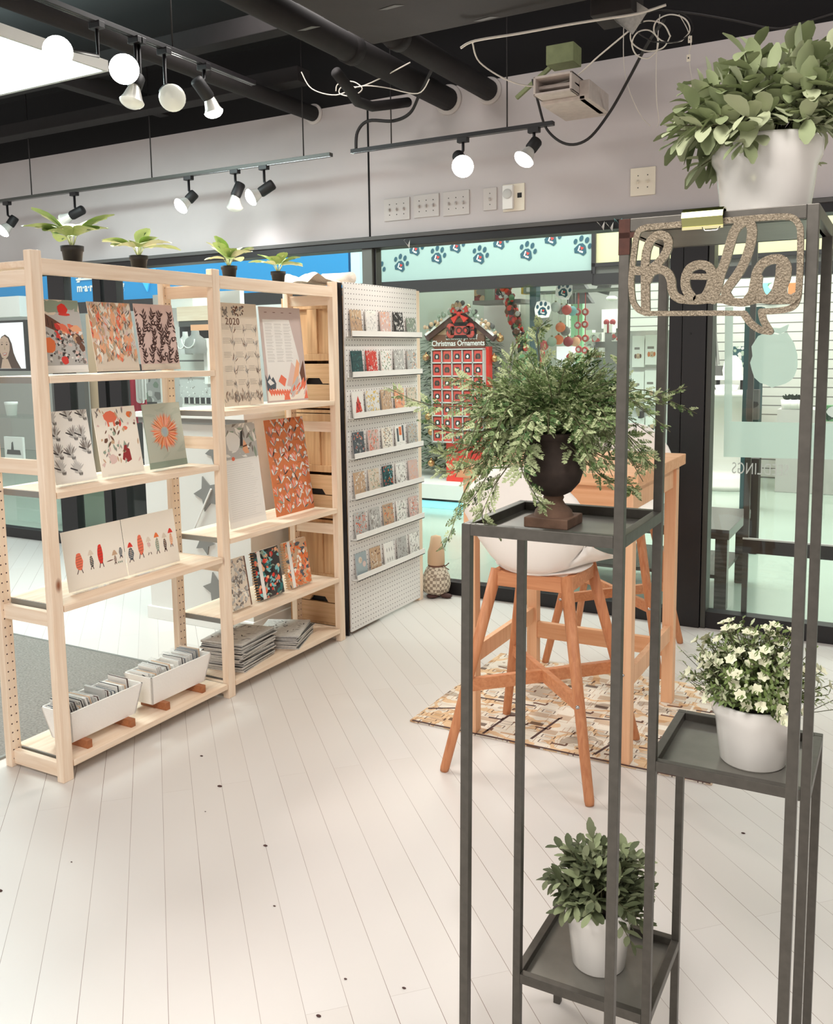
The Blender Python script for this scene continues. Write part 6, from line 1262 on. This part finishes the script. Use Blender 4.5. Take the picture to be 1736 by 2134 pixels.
# wire rack and round globes behind bay two
t = thing('wire_rack', 'black wire rack with grey baskets behind the calendars', 'rack', (-3.6, 4.3, 0)); RYp = 4.2
a, c = onY(506, 862, RYp), onY(612, 1110, RYp)
b = MB('black')
for x in (a.x, c.x):
    for y in (RYp, RYp+.3): b.cyl((x, y, 0), (x, y, a.z), .010, n=8)
b.build('upright', t, world=True)
for i, zf in enumerate((0, .22, .42, .6, .8, 1)):
    z = a.z+(c.z-a.z)*zf; b = MB('grey' if i else 'black'); b.box((a.x, RYp, z-.012), (c.x, RYp+.3, z)); b.build('rack_shelf', t, world=True)
    b = MB('dark'); b.box((a.x+.03, RYp+.04, z-.14), (a.x+(c.x-a.x)*.45, RYp+.25, z-.03)); b.box((a.x+(c.x-a.x)*.5, RYp+.04, z-.13), (c.x-.03, RYp+.25, z-.03)); b.build('basket', t, world=True)
b = MB('lgrey'); b.tube([(a.x, RYp-.01, c.z+.30), (a.x+.25, RYp-.01, c.z+.12)], .003); b.tube([(a.x, RYp-.01, c.z+.12), (a.x+.25, RYp-.01, c.z+.30)], .003); b.build('cross_brace', t, world=True)
for i, (x, y) in enumerate(((577, 872), (563, 958))):
    q = onY(x, y, RYp-.12); b = MB('lgrey'); b.sphere(q, .055, n=24); b.lathe([(.056, -.012), (.0575, 0), (.056, .012)], 'green_mid', c=q, axis=(.3, .2, 1)); b.lathe([(.03, .046), (.0, .058)], 'dgrey', c=q, axis=(-.1, -1, .1)); b.cyl(q+Vector((0, 0, .05)), q+Vector((0, .1, .1)), .003, 'chrome')
    tag(b.build('globe_ornament'), ['round glass ornament with a green band, upper one beside the orange calendar', 'round glass ornament with a green band, lower one beside the orange calendar'][i], 'ornament', 'round ornaments on the wire rack')
by('storage_bin', 'dark grey storage bin behind the spiral notebooks', 'bin', 515, 1112, 600, 1190, 4.53, 'dark', dep=.15, floor=True)
by('storage_bin', 'grey-green panel behind the pale notebook', 'bin', 513, 1130, 540, 1225, 4.60, 'dgrey', dep=.08, floor=True)
# poster of the smiling woman, glass shelf items at the far left
t = thing('portrait_poster', 'framed poster of a smiling woman with dark hair at the left edge', 'poster', onY(20, 720, 5.1))
a, c = onY(-60, 676, 5.1), onY(54, 768, 5.1); b = MB('frame_black'); b.box((a.x-.02, 5.1, c.z-.02), (c.x+.02, 5.14, a.z+.02)); b.build('frame', t, world=True)
b = MB('screen'); b.box((a.x, 5.092, c.z), (c.x, 5.1, a.z)); b.build('sheet', t, world=True)
b = MB('skin')
def pp(pts, m, k): b.flat([(onY(x, y, 5.09).x, onY(x, y, 5.09).z) for x, y in pts], 5.0915-.0006*k, m)
pp([(-4, 768), (-2, 720), (2, 702), (10, 697), (18, 703), (24, 716), (28, 735), (34, 750), (44, 768)], 'hair', 0); pp([(2, 768), (5, 748), (16, 748), (24, 768)], 'skin', 1)
pp([(-1, 718), (0, 706), (8, 700), (16, 705), (20, 716), (20, 730), (17, 742), (11, 749), (4, 745), (0, 734)], 'skin', 2); pp([(5, 736), (15, 735), (13, 740), (8, 741)], 'redbox', 3); pp([(6.2, 737), (14, 736), (12, 738.5), (8, 739)], 'white', 4)
for x in (4, 14): pp([(x-2.2, 718), (x, 716.5), (x+2.2, 718), (x, 719.5)], 'dbrown', 3); pp([(x-3, 714), (x, 712.5), (x+3, 714), (x, 713.4)], 'hair', 3)
pp([(9, 720), (11.5, 728), (8.5, 729)], 'tan', 3); b.build('portrait', t, world=True)
b = MB('glass'); a, c = onY(-30, 858, 5.0), onY(70, 872, 5.0); b.box((a.x, 4.95, c.z+.0), (c.x, 5.25, c.z+.012)); a2 = onY(-30, 960, 5.0); b.box((a.x, 4.95, a2.z), (c.x, 5.25, a2.z+.012)); b.box((a.x, 5.24, 0), (c.x, 5.25, c.z)); tag(b.build('glass_shelf'), 'clear glass shelves under the portrait poster', 'shelf')
q = onY(25, 871, 5.08); q.z = c.z+.012; t = thing('small_pot', 'small white pot on the glass shelf under the portrait poster', 'pot', q); b = MB('white'); b.lathe([(0, 0), (.04, 0), (.05, .09), (.054, .092), (.054, .115), (.046, .115), (.044, .1), (0, .1)], n=24); b.build('body', t)
q = onY(30, 955, 5.05); q.z = a2.z+.012; t = thing('small_picture', 'small framed picture of a plant trough on the lower glass shelf', 'picture', q); b = MB('white'); b.box((-.12, 0, 0), (.12, .02, .20)); b.build('panel', t); b = MB('dgrey'); b.prism([(-.09, .05), (.09, .05), (.08, .09), (-.08, .09)], -.004, 0); b.prism([(-.03, .09), (.0, .09), (-.005, .16), (-.02, .15)], -.004, 0); b.build('motif', t)
b = MB('white'); c2 = onY(-40, 645, 6.9); b.box((c2.x-.3, 6.9, c2.z-.1), (onY(41, 645, 6.9).x, 7.0, c2.z+.13)); tag(b.build('white_sign_panel'), 'blank white panel under the blue sign at the left edge', 'panel')
# specks of grit on the floor
random.seed(40); b = MB('dbrown')
for x, y, s in ((458, 1639, .009), (553, 1763, .007), (572, 1889, .004), (428, 1692, .003), (664, 2118, .006), (842, 2060, .005), (720, 2041, .004), (0, 1857, .008), (149, 1797, .003), (420, 1576, .006), (1549, 1737, .006)):
    c = onZ(x, y, 0); b.sphere((c.x, c.y, .0015), s, n=7, sx=1.1, sy=.7, sz=.25)
tag(b.build('floor_grit'), 'brown grit and crumbs scattered on the white floor', 'debris', kind='stuff')
